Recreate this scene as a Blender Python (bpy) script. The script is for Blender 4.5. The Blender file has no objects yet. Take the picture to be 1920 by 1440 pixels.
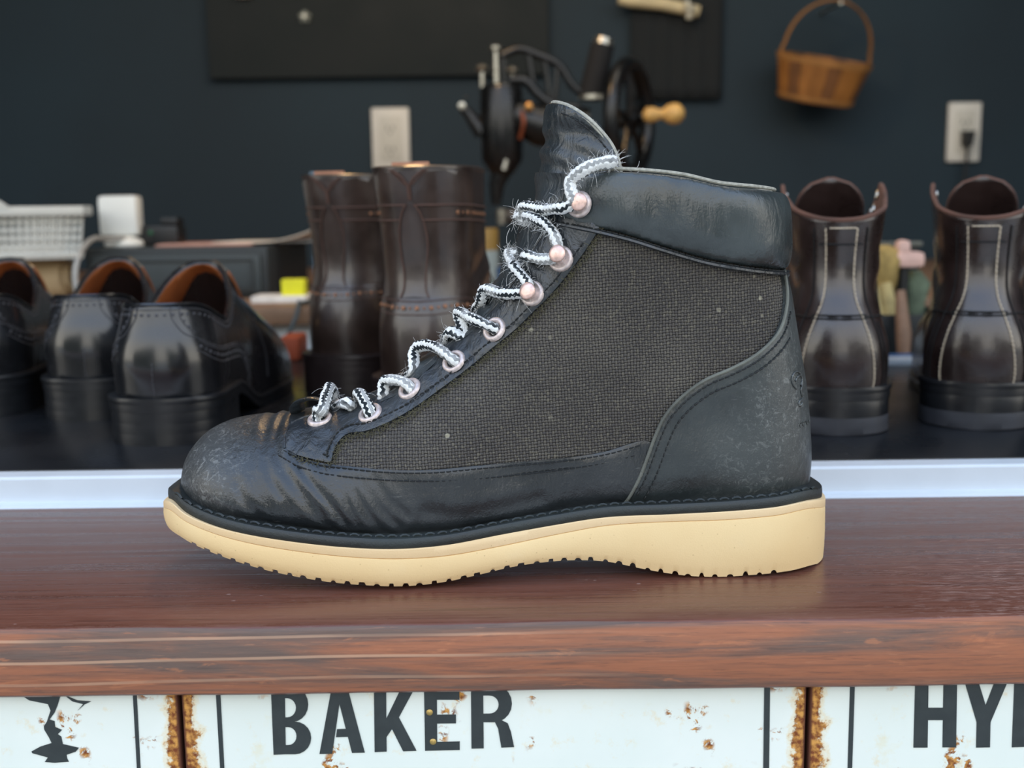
import bpy, bmesh, math, random
import numpy as np
from mathutils import Vector, Matrix
from mathutils.geometry import delaunay_2d_cdt

random.seed(7); rng = np.random.RandomState(7)
S = bpy.context.scene
COL = S.collection
pi = math.pi

# ------------------------------------------------------------------ camera, sky, lights, exposure
CAM_Z = 0.155
F_PX = 2050.0
PITCH = math.atan(320.0 / F_PX)
ROLL = math.radians(0.75)
fwd = np.array([0, math.cos(PITCH), -math.sin(PITCH)])
r0 = np.array([1.0, 0, 0]); u0 = np.array([0, math.sin(PITCH), math.cos(PITCH)])
RGT = math.cos(ROLL) * r0 - math.sin(ROLL) * u0
UPV = math.sin(ROLL) * r0 + math.cos(ROLL) * u0
CAMP = np.array([0.0, 0.0, CAM_Z])
cam_d = bpy.data.cameras.new('camera'); cam = bpy.data.objects.new('camera', cam_d); COL.objects.link(cam)
cam_d.sensor_width = 36.0; cam_d.lens = 36.0 * F_PX / 1920.0
cam_d.clip_start = 0.02; cam_d.clip_end = 200
cam.matrix_world = Matrix(((RGT[0], UPV[0], -fwd[0], 0), (RGT[1], UPV[1], -fwd[1], 0), (RGT[2], UPV[2], -fwd[2], CAM_Z), (0, 0, 0, 1)))
cam_d.dof.use_dof = True; cam_d.dof.focus_distance = 0.462; cam_d.dof.aperture_fstop = 9.0
S.camera = cam
S.view_settings.view_transform = 'Standard'; S.view_settings.look = 'None'
S.view_settings.gamma = 1.0; S.view_settings.use_curve_mapping = False
S.view_settings.exposure = 0.25

def srgb(r, g, b):
    f = lambda c: (c / 255 / 12.92) if c / 255 <= 0.04045 else ((c / 255 + 0.055) / 1.055) ** 2.4
    return (f(r), f(g), f(b), 1.0)

W = bpy.data.worlds.new('sky'); S.world = W; W.use_nodes = True
nt = W.node_tree; nt.nodes.clear()
o = nt.nodes.new('ShaderNodeOutputWorld'); bg = nt.nodes.new('ShaderNodeBackground')
tc = nt.nodes.new('ShaderNodeTexCoord'); sx = nt.nodes.new('ShaderNodeSeparateXYZ'); cr = nt.nodes.new('ShaderNodeValToRGB')
mr = nt.nodes.new('ShaderNodeMapRange'); mr.inputs[1].default_value = -1; mr.inputs[2].default_value = 1
nt.links.new(tc.outputs['Generated'], sx.inputs[0]); nt.links.new(sx.outputs['Z'], mr.inputs[0]); nt.links.new(mr.outputs[0], cr.inputs[0])
els = cr.color_ramp.elements
els[0].position = 0.49; els[0].color = (0.30, 0.30, 0.28, 1)
els[1].position = 1.0; els[1].color = (0.42, 0.62, 1.0, 1)
for p_, c_ in ((0.505, (1.12, 1.06, 0.93, 1)), (0.60, (1.08, 1.05, 0.96, 1)), (0.74, (0.82, 0.91, 1.04, 1))):
    e = els.new(p_); e.color = c_
nt.links.new(cr.outputs[0], bg.inputs[0]); bg.inputs[1].default_value = 1.9
nt.links.new(bg.outputs[0], o.inputs[0])

def lamp(name, kind, loc, energy, color, size, rot=None):
    d = bpy.data.lights.new(name, kind); d.energy = energy; d.color = color
    if kind == 'AREA': d.shape = 'DISK'; d.size = size
    elif kind == 'SUN': d.angle = size
    else: d.shadow_soft_size = size
    ob = bpy.data.objects.new(name, d); ob.location = loc
    if rot: ob.rotation_euler = rot
    COL.objects.link(ob); return ob
lamp('workshop_lamp', 'POINT', (-0.16, 1.25, 0.85), 6.5, (1.0, 0.62, 0.28), 0.07)
lamp('room_lamp', 'AREA', (0.3, 1.3, 1.2), 1.6, (1.0, 0.92, 0.8), 0.5)

# ------------------------------------------------------------------ pixel <-> place
def ray(px, py):
    d = fwd * F_PX + RGT * (px - 960.0) + UPV * (720.0 - py)
    return d / np.linalg.norm(d)
def Py(px, py, y):
    d = ray(px, py); t = y / d[1]; return CAMP + d * t
def Pz(px, py, z):
    d = ray(px, py); t = (z - CAM_Z) / d[2]; return CAMP + d * t
def proj(p):
    v = np.asarray(p, float) - CAMP; z = v @ fwd
    return 960 + F_PX * (v @ RGT) / z, 720 - F_PX * (v @ UPV) / z

# ------------------------------------------------------------------ object helpers
def link(o, parent=None):
    COL.objects.link(o)
    if parent is not None: o.parent = parent
    return o
def mesh(name, verts, faces, mat=None, parent=None, smooth=True, uv=None):
    me = bpy.data.meshes.new(name)
    me.from_pydata([tuple(map(float, v)) for v in verts], [], [tuple(map(int, f)) for f in faces])
    if uv is not None:
        l = me.uv_layers.new(name='UVMap')
        vi = np.empty(len(me.loops), np.int32); me.loops.foreach_get('vertex_index', vi)
        l.data.foreach_set('uv', np.asarray(uv, np.float32)[vi].ravel())
    if mat: me.materials.append(mat)
    if smooth: me.polygons.foreach_set('use_smooth', [True] * len(me.polygons))
    me.update()
    return link(bpy.data.objects.new(name, me), parent)
def tag(o, label=None, cat=None, group=None, kind=None):
    if label: o['label'] = label
    if cat: o['category'] = cat
    if group: o['group'] = group
    if kind: o['kind'] = kind
    return o
def empty(name, loc, rz=0.0, label=None, cat=None, group=None):
    o = bpy.data.objects.new(name, None); o.empty_display_size = 0.02
    o.location = tuple(map(float, loc)); o.rotation_euler = (0, 0, rz)
    COL.objects.link(o); return tag(o, label, cat, group)
def copy_tree(o, parent=None):
    c = o.copy(); COL.objects.link(c)
    if parent is not None: c.parent = parent
    for ch in o.children: copy_tree(ch, c)
    return c

class MB:
    """collects simple shapes and links them as one mesh object"""
    def __init__(s): s.v = []; s.f = []; s.uv = []
    def add(s, v, f, uv=None):
        b = len(s.v); s.v += [tuple(map(float, p)) for p in v]; s.f += [tuple(int(i) + b for i in q) for q in f]
        s.uv += list(uv) if uv is not None else [(0, 0)] * len(v); return s
    def box(s, c, d, rz=0.0, bev=0.0, M=None):
        bm = bmesh.new(); bmesh.ops.create_cube(bm, size=1.0)
        for v in bm.verts: v.co = Vector((v.co.x * d[0], v.co.y * d[1], v.co.z * d[2]))
        if bev > 0: bmesh.ops.bevel(bm, geom=bm.edges[:], offset=bev, segments=2, affect='EDGES', profile=0.6)
        m = Matrix.Translation(Vector(tuple(map(float, c)))) @ (M if M is not None else Matrix.Rotation(rz, 4, 'Z'))
        bm.verts.index_update()
        s.add([m @ v.co for v in bm.verts], [[v.index for v in f.verts] for f in bm.faces]); bm.free(); return s
    def tube(s, pts, rad, sides=8, closed=False, cap=True, flat=None, ref=None):
        P = np.asarray(pts, float); n = len(P)
        rad = np.full(n, rad) if np.isscalar(rad) else np.asarray(rad, float)
        T = np.roll(P, -1, 0) - np.roll(P, 1, 0)
        if not closed: T[0] = P[1] - P[0]; T[-1] = P[-1] - P[-2]
        T /= np.maximum(np.linalg.norm(T, axis=1), 1e-12)[:, None]
        a = np.array(ref if ref is not None else ([0, 0, 1.0] if abs(T[0][2]) < 0.9 else [1.0, 0, 0]), float)
        V = []; UVs = []; L = np.concatenate([[0], np.cumsum(np.linalg.norm(np.diff(P, axis=0), axis=1))])
        for i in range(n):
            a = a - T[i] * (a @ T[i]); a /= max(np.linalg.norm(a), 1e-9); b = np.cross(T[i], a)
            for k in range(sides):
                t = 2 * pi * k / sides
                V.append(P[i] + rad[i] * (a * math.cos(t) * (flat or 1.0) + b * math.sin(t))); UVs.append((L[i], k / sides))
        F = []
        for i in range(n if closed else n - 1):
            j = (i + 1) % n
            for k in range(sides):
                l = (k + 1) % sides; F.append((i * sides + k, i * sides + l, j * sides + l, j * sides + k))
        if cap and not closed:
            F.append(tuple(range(sides))[::-1]); F.append(tuple((n - 1) * sides + k for k in range(sides)))
        return s.add(V, F, UVs)
    def lathe(s, prof, axis_o=(0, 0, 0), M=None, seg=24, cap=True):
        """prof: (r, z) list revolved about z"""
        V = []; F = []; n = len(prof)
        for r, z in prof:
            for k in range(seg):
                t = 2 * pi * k / seg; V.append(Vector((r * math.cos(t), r * math.sin(t), z)))
        for i in range(n - 1):
            for k in range(seg):
                l = (k + 1) % seg; F.append((i * seg + k, i * seg + l, (i + 1) * seg + l, (i + 1) * seg + k))
        if cap: F.append(tuple(range(seg))[::-1]); F.append(tuple((n - 1) * seg + k for k in range(seg)))
        m = Matrix.Translation(Vector(tuple(map(float, axis_o)))) @ (M if M is not None else Matrix.Identity(4))
        return s.add([m @ v for v in V], F)
    def cyl(s, p, q, r, seg=16, r2=None):
        p = Vector(tuple(map(float, p))); q = Vector(tuple(map(float, q))); d = q - p
        M = d.to_track_quat('Z', 'Y').to_matrix().to_4x4()
        return s.lathe([(r, 0), (r if r2 is None else r2, d.length)], p, M, seg)
    def prism(s, polys, thick, tf):
        """union of 2D outlines made solid; tf maps (a, b, depth) to a place"""
        co = []; ed = []; fa = []
        for poly in polys:
            b = len(co); n = len(poly); co += [Vector(p) for p in poly]
            ed += [(b + i, b + (i + 1) % n) for i in range(n)]; fa.append(list(range(b, b + n)))
        r = delaunay_2d_cdt(co, ed, fa, 0, 1e-6)
        V2, F2 = r[0], [tuple(f) for f, q in zip(r[2], r[5]) if len(q)]; m = len(V2); E = {}
        for f in F2:
            for a, b in zip(f, f[1:] + f[:1]): E[(a, b)] = E.get((a, b), 0) + 1
        V = [tf(p[0], p[1], 0.0) for p in V2] + [tf(p[0], p[1], thick) for p in V2]
        F = F2 + [tuple(i + m for i in f[::-1]) for f in F2]
        F += [(a, b, b + m, a + m) for (a, b) in E if (b, a) not in E]
        return s.add(V, F)
    def build(s, name, mat, parent=None, smooth=True, uv=False, sharp=None):
        ob = mesh(name, s.v, s.f, mat, parent, smooth, s.uv if uv else None)
        bm = bmesh.new(); bm.from_mesh(ob.data); bmesh.ops.recalc_face_normals(bm, faces=bm.faces[:])
        if smooth:
            for e in bm.edges:
                if len(e.link_faces) == 2 and e.calc_face_angle(0) > (sharp or 0.7): e.smooth = False
        bm.to_mesh(ob.data); bm.free(); return ob

# ------------------------------------------------------------------ 2D curves
def catmull(P, step=0.001, closed=False):
    P = np.asarray(P, float); n = len(P); out = []
    segs = n if closed else n - 1
    for i in range(segs):
        p1, p2 = P[i], P[(i + 1) % n]
        p0 = P[i - 1] if (i > 0 or closed) else 2 * p1 - p2
        p3 = P[(i + 2) % n] if (i + 2 < n or closed) else 2 * p2 - p1
        a = max(np.linalg.norm(p1 - p0), 1e-9) ** .5; b = max(np.linalg.norm(p2 - p1), 1e-9) ** .5; c = max(np.linalg.norm(p3 - p2), 1e-9) ** .5
        m1 = b * ((p1 - p0) / a - (p2 - p0) / (a + b) + (p2 - p1) / b) if (i > 0 or closed) else p2 - p1
        m2 = b * ((p2 - p1) / b - (p3 - p1) / (b + c) + (p3 - p2) / c) if (i + 2 < n or closed) else p2 - p1
        k = max(1, int(math.ceil(np.linalg.norm(p2 - p1) / step)))
        for t in np.arange(k) / k:
            t2, t3 = t * t, t * t * t
            out.append((2 * t3 - 3 * t2 + 1) * p1 + (t3 - 2 * t2 + t) * m1 + (-2 * t3 + 3 * t2) * p2 + (t3 - t2) * m2)
    if not closed: out.append(P[-1])
    return np.array(out)
def lin(P, step=0.001):
    P = np.asarray(P, float); out = []
    for a, b in zip(P[:-1], P[1:]):
        k = max(1, int(math.ceil(np.linalg.norm(b - a) / step)))
        out += [a + (b - a) * t for t in np.arange(k) / k]
    out.append(P[-1]); return np.array(out)
def inside(P, poly):
    x, y = P[:, 0], P[:, 1]; r = np.zeros(len(P), bool); j = len(poly) - 1
    for i in range(len(poly)):
        xi, yi = poly[i]; xj, yj = poly[j]
        if yi != yj:
            c = ((yi > y) != (yj > y)) & (x < (xj - xi) * (y - yi) / (yj - yi) + xi); r ^= c
        j = i
    return r
def nearest(P, C):
    """distance and nearest place of points P to polyline C"""
    P = np.asarray(P, float); d = np.empty(len(P)); q = np.empty((len(P), 2)); idx = np.empty(len(P), int)
    for a in range(0, len(P), 4000):
        X = P[a:a + 4000]; D = ((X[:, None, :] - C[None]) ** 2).sum(2); k = D.argmin(1)
        best = D[np.arange(len(X)), k]; bq = C[k].copy()
        for s in (-1, 0):
            i0 = np.clip(k + s, 0, len(C) - 2); A = C[i0]; B = C[i0 + 1]; AB = B - A
            t = np.clip(((X - A) * AB).sum(1) / np.maximum((AB ** 2).sum(1), 1e-18), 0, 1)
            Q = A + AB * t[:, None]; dd = ((X - Q) ** 2).sum(1); m = dd < best; best[m] = dd[m]; bq[m] = Q[m]
        d[a:a + 4000] = np.sqrt(best); q[a:a + 4000] = bq; idx[a:a + 4000] = k
    return d, q, idx
def pnormals(C, inner):
    T = np.gradient(C, axis=0); N = np.stack([T[:, 1], -T[:, 0]], 1); N /= np.maximum(np.linalg.norm(N, axis=1), 1e-12)[:, None]
    k = len(C) // 2
    if ((C[k] + N[k] * 1e-3 - inner) ** 2).sum() < ((C[k] - N[k] * 1e-3 - inner) ** 2).sum(): N = -N
    return N
def sstep(a, b, x):
    t = np.clip((np.asarray(x, float) - a) / (b - a), 0, 1); return t * t * (3 - 2 * t)

# ------------------------------------------------------------------ shells: a round body grown from its side outline
class Shell:
    """closed: outline curves (x, z) where the body closes on its mid plane; H(P): half width away from them; r: edge radius"""
    def __init__(s, closed, inner, H, r):
        s.C = [np.asarray(c, float) for c in closed]; s.N = [pnormals(c, np.asarray(inner, float)) for c in s.C]
        s.H = H; s.r = r if isinstance(r, (list, tuple)) else [r] * len(s.C)
    def ev(s, P):
        P = np.asarray(P, float).reshape(-1, 2); w = s.H(P); cap = np.ones(len(P)); nx = np.zeros((len(P), 2)); dm = np.full(len(P), 9.0)
        for C, N, r in zip(s.C, s.N, s.r):
            d, q, k = nearest(P, C); dm = np.minimum(dm, d)
            c = 1 - np.minimum(d / r, 1.0); sn = np.sqrt(np.maximum(1 - c * c, 0)); sn[d < 2e-6] = 0
            u = P - q; L = np.linalg.norm(u, axis=1); m = L > 2e-5
            n = N[k].copy(); n[m] = -u[m] / L[m][:, None]
            cap = cap * sn; nx += n * (c * w / r)[:, None]
        n3 = np.stack([nx[:, 0], -np.maximum(cap, 1e-9), nx[:, 1]], 1); n3 /= np.linalg.norm(n3, axis=1)[:, None]
        return w * cap, n3, dm
    def surf(s, P, off=0.0, side=-1):
        w, n, d = s.ev(P); P = np.asarray(P, float).reshape(-1, 2); off = np.asarray(off, float)
        V = np.stack([P[:, 0], -w, P[:, 1]], 1) + n * (off[:, None] if off.ndim else off)
        n = n.copy()
        if side > 0: V[:, 1] *= -1; n[:, 1] *= -1
        return V, n
    def back(s, y, z, reach=0.05):
        """x on the back half where the half width is |y| at height z (back outline is the last closed curve)"""
        C = s.C[-1]; x0 = np.interp(z, C[np.argsort(C[:, 1]), 1], C[np.argsort(C[:, 1]), 0]); lo, hi = x0, x0 + reach
        for _ in range(22):
            m = (lo + hi) / 2
            if s.ev([(m, z)])[0][0] < abs(y): lo = m
            else: hi = m
        return (lo + hi) / 2
    def backpts(s, yz, off=0.0):
        out = []; nn = []
        for y, z in yz:
            x = s.back(y, z); V, n = s.surf([(x, z)], off, 1 if y > 0 else -1); out.append(V[0]); nn.append(n[0])
        return np.array(out), np.array(nn)

def tri_fill(bnd, pts, eps=1e-9):
    n = len(bnd); co = [Vector(p) for p in bnd] + [Vector(p) for p in pts]
    r = delaunay_2d_cdt(co, [(i, (i + 1) % n) for i in range(n)], [list(range(n))], 1, eps)
    return np.array([(v[0], v[1]) for v in r[0]]), [tuple(f) for f in r[2]]

def panel(shell, name, bnd, off, mat, parent, grid=0.002, wall=True, puff=0.0, pw=0.012, disp=None, halves=(-1, 1), base=-0.0003, edge=0.75, extra=None):
    """a sheet cut to the outline bnd (x, z), laid on the shell at height off, mirrored on the far side"""
    keep = [0]
    for i in range(1, len(bnd)):
        if np.linalg.norm(bnd[i] - bnd[keep[-1]]) > 2e-4: keep.append(i)
    if np.linalg.norm(bnd[keep[-1]] - bnd[0]) < 2e-4: keep.pop()
    bnd = np.asarray(bnd, float)[keep]; lo, hi = bnd.min(0), bnd.max(0)
    gx = np.arange(lo[0], hi[0], grid); gz = np.arange(lo[1], hi[1], grid * 0.87)
    G = np.array([(x + (grid / 2 if j % 2 else 0), z) for j, z in enumerate(gz) for x in gx])
    dm = np.full(len(G), 9.0)
    for C, r in zip(shell.C, shell.r):
        d, _, _ = nearest(G, C); dm = np.minimum(dm, d / r)
    G = G[dm > 0.40]
    rows = []
    for C, N, r in zip(shell.C, shell.N, shell.r):
        st = max(1, int(grid / max(np.linalg.norm(C[1] - C[0]), 1e-6)))
        for ph in (9, 17, 25, 33, 41, 48):
            d = r * (1 - math.cos(math.radians(ph))); Q = (C - N * d)[::st]
            rows.append(Q[np.abs(nearest(Q, C)[0] - d) < 0.04 * d + 1e-6])
    G = np.concatenate([G] + rows)
    G = G[inside(G, bnd)]
    if len(G): G = G[nearest(G, np.vstack([bnd, bnd[:1]]))[0] > grid * 0.35]
    P, F = tri_fill(bnd, G)
    nb = len(bnd); w, n, d = shell.ev(P)
    sil = d < 3e-6
    db, _, _ = nearest(P, np.vstack([bnd, bnd[:1]]))
    free = [i for i in range(nb)]
    isb = np.zeros(len(P), bool); isb[:nb] = True
    # distance to the cut edges only
    cutpts = bnd[~sil[:nb]]
    if len(cutpts) > 1:
        dc = np.empty(len(P))
        for a in range(0, len(P), 4000): dc[a:a + 4000] = np.sqrt(((P[a:a + 4000][:, None] - cutpts[None]) ** 2).sum(2).min(1))
    else: dc = np.full(len(P), 1.0)
    o = np.full(len(P), float(off))
    if wall: o = off * (edge + (1 - edge) * np.clip(dc / 0.0012, 0, 1) ** 0.5)
    if puff: t = np.clip(dc / pw, 0, 1); o = o + puff * np.sqrt(np.maximum(1 - (1 - t) ** 2, 0))
    if disp is not None: o = o + disp(P) * np.clip(dc / 0.003, 0, 1)
    V, F3 = [], []
    idx = {}
    for side in halves:
        A = np.stack([P[:, 0], -w, P[:, 1]], 1) + n * o[:, None]
        if side > 0: A[:, 1] *= -1
        A[sil, 1] = 0
        mp = np.empty(len(P), int)
        for i in range(len(P)):
            if sil[i] and i in idx: mp[i] = idx[i]; continue
            mp[i] = len(V); V.append(A[i]); 
            if sil[i]: idx[i] = mp[i]
        for f in F: q = tuple(mp[list(f)]); F3.append(q if side < 0 else q[::-1])
        if wall:
            B = np.stack([P[:nb, 0], -w[:nb], P[:nb, 1]], 1) + n[:nb] * base
            if side > 0: B[:, 1] *= -1
            wi = np.empty(nb, int)
            for i in range(nb): wi[i] = len(V); V.append(B[i])
            for i in range(nb):
                j = (i + 1) % nb
                if sil[i] and sil[j]: continue
                q = (mp[i], mp[j], wi[j], wi[i]); F3.append(q)
    ob = mesh(name, V, F3, mat, parent)
    bm = bmesh.new(); bm.from_mesh(ob.data)
    bmesh.ops.remove_doubles(bm, verts=bm.verts[:], dist=1e-6); bmesh.ops.recalc_face_normals(bm, faces=bm.faces[:])
    c = sum((f.calc_center_median().y * f.normal.y * f.calc_area() for f in bm.faces), 0.0)
    if c < 0 and halves == (-1, 1): bmesh.ops.reverse_faces(bm, faces=bm.faces[:])
    if halves == (-1,) and sum((f.normal.y * f.calc_area() for f in bm.faces), 0.0) > 0: bmesh.ops.reverse_faces(bm, faces=bm.faces[:])
    for e in bm.edges:
        if len(e.link_faces) == 2 and e.calc_face_angle(0) > 0.9: e.smooth = False
    bm.to_mesh(ob.data); bm.free()
    return ob

def solid(ob, t, m2=None, off=-1):
    md = ob.modifiers.new('thickness', 'SOLIDIFY'); md.thickness = t; md.offset = off
    if m2: ob.data.materials.append(m2); md.material_offset = 1
    return ob

def stitch_row(mb, V, N, pitch=0.0026, gap=0.25, r=0.00032, lift=0.0002):
    """short thread stitches along a path on a surface"""
    V = np.asarray(V, float); L = np.concatenate([[0], np.cumsum(np.linalg.norm(np.diff(V, axis=0), axis=1))])
    k = int(L[-1] / pitch)
    at = lambda A, s: np.array([np.interp(s, L, A[:, i]) for i in range(3)])
    for i in range(k):
        a, b = (i + gap / 2) * pitch, (i + 1 - gap / 2) * pitch; m = (a + b) / 2
        n = at(N, m); p = [at(V, a) - n * r * 0.6, at(V, a * .7 + b * .3) + n * lift, at(V, a * .3 + b * .7) + n * lift, at(V, b) - n * r * 0.6]
        mb.tube(p, r, 5, cap=False)

def sole(name, xs, h, zt, zb, mat, parent, lev=(0, .12, .5, .88, 1), bulge=(0, 0, 0, 0, 0), zb0=None):
    """slab with plan half width h(x), between zb(x) and zt(x); zb0: notched under side"""
    n = len(xs); H = np.maximum(h(xs), 0); T = zt(xs); B = zb(xs); B0 = zb0(xs) if zb0 else B
    V = []; k = len(lev)
    for i in range(n):
        for s in (-1, 1):
            for j in range(k):
                z = B[i] + (T[i] - B[i]) * lev[j]
                if j == 0: z = B0[i]
                y = H[i] + (bulge[j] if H[i] > 0.004 else bulge[j] * H[i] / 0.004)
                V.append((xs[i], s * max(y, 0), z))
    F = []
    for i in range(n - 1):
        a = i * 2 * k; b = (i + 1) * 2 * k
        for j in range(k - 1):
            F.append((a + j, b + j, b + j + 1, a + j + 1)); F.append((a + k + j + 1, b + k + j + 1, b + k + j, a + k + j))
        F.append((a + k - 1, b + k - 1, b + 2 * k - 1, a + 2 * k - 1)); F.append((a + k, b + k, b, a))
    for i in (0, n - 1):
        a = i * 2 * k; q = [a + j for j in range(k)] + [a + k + j for j in range(k)][::-1]; F.append(tuple(q))
    ob = mesh(name, V, F, mat, parent)
    bm = bmesh.new(); bm.from_mesh(ob.data); bmesh.ops.remove_doubles(bm, verts=bm.verts[:], dist=2e-6)
    bmesh.ops.dissolve_degenerate(bm, dist=1e-7, edges=bm.edges[:])
    bmesh.ops.recalc_face_normals(bm, faces=bm.faces[:])
    for e in bm.edges:
        if len(e.link_faces) == 2 and e.calc_face_angle(0) > 0.6: e.smooth = False
    bm.to_mesh(ob.data); bm.free(); return ob
# ------------------------------------------------------------------ materials
class Mt:
    def __init__(s, name):
        s.m = bpy.data.materials.new(name); s.m.use_nodes = True; s.t = s.m.node_tree; s.t.nodes.clear()
        s.out = s.n('ShaderNodeOutputMaterial'); s.b = s.n('ShaderNodeBsdfPrincipled'); s.l(s.b.outputs[0], s.out.inputs[0])
        s.tc = s.n('ShaderNodeTexCoord')
    def n(s, t, **k):
        x = s.t.nodes.new(t)
        for a, b in k.items(): setattr(x, a, b)
        return x
    def l(s, a, b): s.t.links.new(a, b)
    def put(s, sock, v):
        if hasattr(v, 'is_linked') or hasattr(v, 'links'): s.l(v, sock)
        elif v is not None: sock.default_value = v
    def set(s, **k):
        for a, v in k.items(): s.put(s.b.inputs[a.replace('_', ' ')], v)
        return s
    def map(s, scale=(1, 1, 1), loc=(0, 0, 0), rot=(0, 0, 0), src=None):
        x = s.n('ShaderNodeMapping'); s.l(src if src is not None else s.tc.outputs['Object'], x.inputs[0])
        x.inputs['Scale'].default_value = scale; x.inputs['Location'].default_value = loc; x.inputs['Rotation'].default_value = rot
        return x.outputs[0]
    def noise(s, vec, scale=5.0, detail=3.0, rough=0.55, dist=0.0):
        x = s.n('ShaderNodeTexNoise'); s.put(x.inputs['Vector'], vec); x.inputs['Scale'].default_value = scale
        x.inputs['Detail'].default_value = detail; x.inputs['Roughness'].default_value = rough; x.inputs['Distortion'].default_value = dist
        return x.outputs['Fac']
    def vor(s, vec, scale=5.0, feature='F1', out='Distance'):
        x = s.n('ShaderNodeTexVoronoi', feature=feature); s.put(x.inputs['Vector'], vec); x.inputs['Scale'].default_value = scale
        return x.outputs[out]
    def math(s, op, a, b=None, c=None, clamp=False):
        x = s.n('ShaderNodeMath', operation=op); x.use_clamp = clamp
        for i, v in enumerate((a, b, c)):
            if v is not None: s.put(x.inputs[i], v)
        return x.outputs[0]
    def rng(s, v, a, b, c=0.0, d=1.0, smooth=True):
        x = s.n('ShaderNodeMapRange', interpolation_type='SMOOTHSTEP' if smooth else 'LINEAR'); s.put(x.inputs[0], v)
        for i, q in enumerate((a, b, c, d)): x.inputs[i + 1].default_value = q
        return x.outputs[0]
    def mix(s, f, a, b):
        x = s.n('ShaderNodeMix', data_type='RGBA'); s.put(x.inputs[0], f); s.put(x.inputs[6], a); s.put(x.inputs[7], b)
        return x.outputs[2]
    def xyz(s, v=None):
        x = s.n('ShaderNodeSeparateXYZ'); s.l(v if v is not None else s.tc.outputs['Object'], x.inputs[0]); return x.outputs
    def bump(s, h, strength=0.3, dist=0.001, prev=None):
        x = s.n('ShaderNodeBump'); x.inputs['Strength'].default_value = strength; x.inputs['Distance'].default_value = dist
        s.l(h, x.inputs['Height'])
        if prev is not None: s.l(prev, x.inputs['Normal'])
        return x.outputs[0]
MAT = {}
def simple(name, col, rough=0.5, metal=0.0, nscale=60.0, nvar=0.12, bump=0.1, bscale=None, coat=0.0, spec=0.5):
    """plain surface with a little mottling and relief"""
    if name in MAT: return MAT[name]
    t = Mt(name); v = t.map(); n = t.noise(v, nscale, 4)
    dark = tuple(c * (1 - nvar) for c in col[:3]) + (1,); lite = tuple(min(1, c * (1 + nvar)) for c in col[:3]) + (1,)
    t.set(Base_Color=t.mix(t.rng(n, .3, .7), dark, lite), Roughness=t.rng(n, .2, .8, max(rough - .06, .02), min(rough + .06, 1)), Metallic=metal)
    t.b.inputs['Specular IOR Level'].default_value = spec
    if coat: t.b.inputs['Coat Weight'].default_value = coat; t.b.inputs['Coat Roughness'].default_value = 0.12
    if bump: t.set(Normal=t.bump(t.noise(v, bscale or nscale * 6, 3), bump, 0.0006))
    MAT[name] = t.m; return t.m

def leather(name, base, rough, grain=900.0, gb=0.25, scuff=0.0, scol=(0.16, 0.165, 0.16, 1), zones=(), wrinkle=0.0, coat=0.0, tone=0.3):
    """smooth leather; zones: (x, z, radius, strength) scuffed places in the thing's own frame"""
    t = Mt(name); v = t.map(); big = t.noise(v, 35.0, 4)
    col = t.mix(t.rng(big, .3, .7), tuple(c * (1 - tone) for c in base[:3]) + (1,), tuple(c * (1 + tone) for c in base[:3]) + (1,))
    rg = t.rng(big, .25, .75, max(rough - .07, .05), rough + .07)
    P = t.xyz(); mask = None
    for (x, z, r, k) in zones:
        dx = t.math('SUBTRACT', P[0], x); dz = t.math('SUBTRACT', P[2], z)
        d = t.math('SQRT', t.math('ADD', t.math('MULTIPLY', dx, dx), t.math('MULTIPLY', dz, dz)))
        m = t.rng(d, r, r * 0.25, 0.0, k); mask = m if mask is None else t.math('MAXIMUM', mask, m)
    if mask is not None:
        w = t.noise(t.map((1, 1, 1)), 240.0, 6, .75, 1.2); w2 = t.noise(t.map((1.0, 1.0, 2.2), rot=(0, .6, 0)), 420.0, 3, .7, 1.5)
        ed = t.math('MAXIMUM', t.rng(w, .53, .62), t.math('MULTIPLY', t.rng(w2, .56, .64), 0.8))
        f = t.math('MULTIPLY', ed, mask)
        wear = t.math('MULTIPLY', mask, 0.16)
        col = t.mix(t.math('MAXIMUM', t.math('MULTIPLY', f, 0.75), wear), col, scol)
        rg = t.math('ADD', rg, t.math('MULTIPLY', mask, 0.12))
    if scuff:
        s1 = t.noise(t.map((1, 1, 7), rot=(0, .35, 0)), 120.0, 4, .7, .8); f = t.math('MULTIPLY', t.rng(s1, .64, .72), scuff)
        col = t.mix(f, col, scol)
    t.set(Base_Color=col, Roughness=rg)
    nb = t.bump(t.vor(v, grain, 'DISTANCE_TO_EDGE'), gb, 0.0003); t.b.inputs['Specular IOR Level'].default_value = .7
    nb = t.bump(t.noise(v, grain * 0.35, 4, .6), gb * 1.1, 0.0007, nb)
    if wrinkle:
        n1 = t.noise(t.map((1.0, 1.0, 0.35), rot=(0, -.55, 0)), 170.0, 5, .62, .8); nb = t.bump(n1, wrinkle, 0.0022, nb)
        n2 = t.noise(v, 55.0, 3, .5, .2); nb = t.bump(n2, wrinkle * .7, 0.004, nb)
    t.set(Normal=nb)
    if coat: t.b.inputs['Coat Weight'].default_value = coat; t.b.inputs['Coat Roughness'].default_value = 0.15
    MAT[name] = t.m; return t.m

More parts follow.
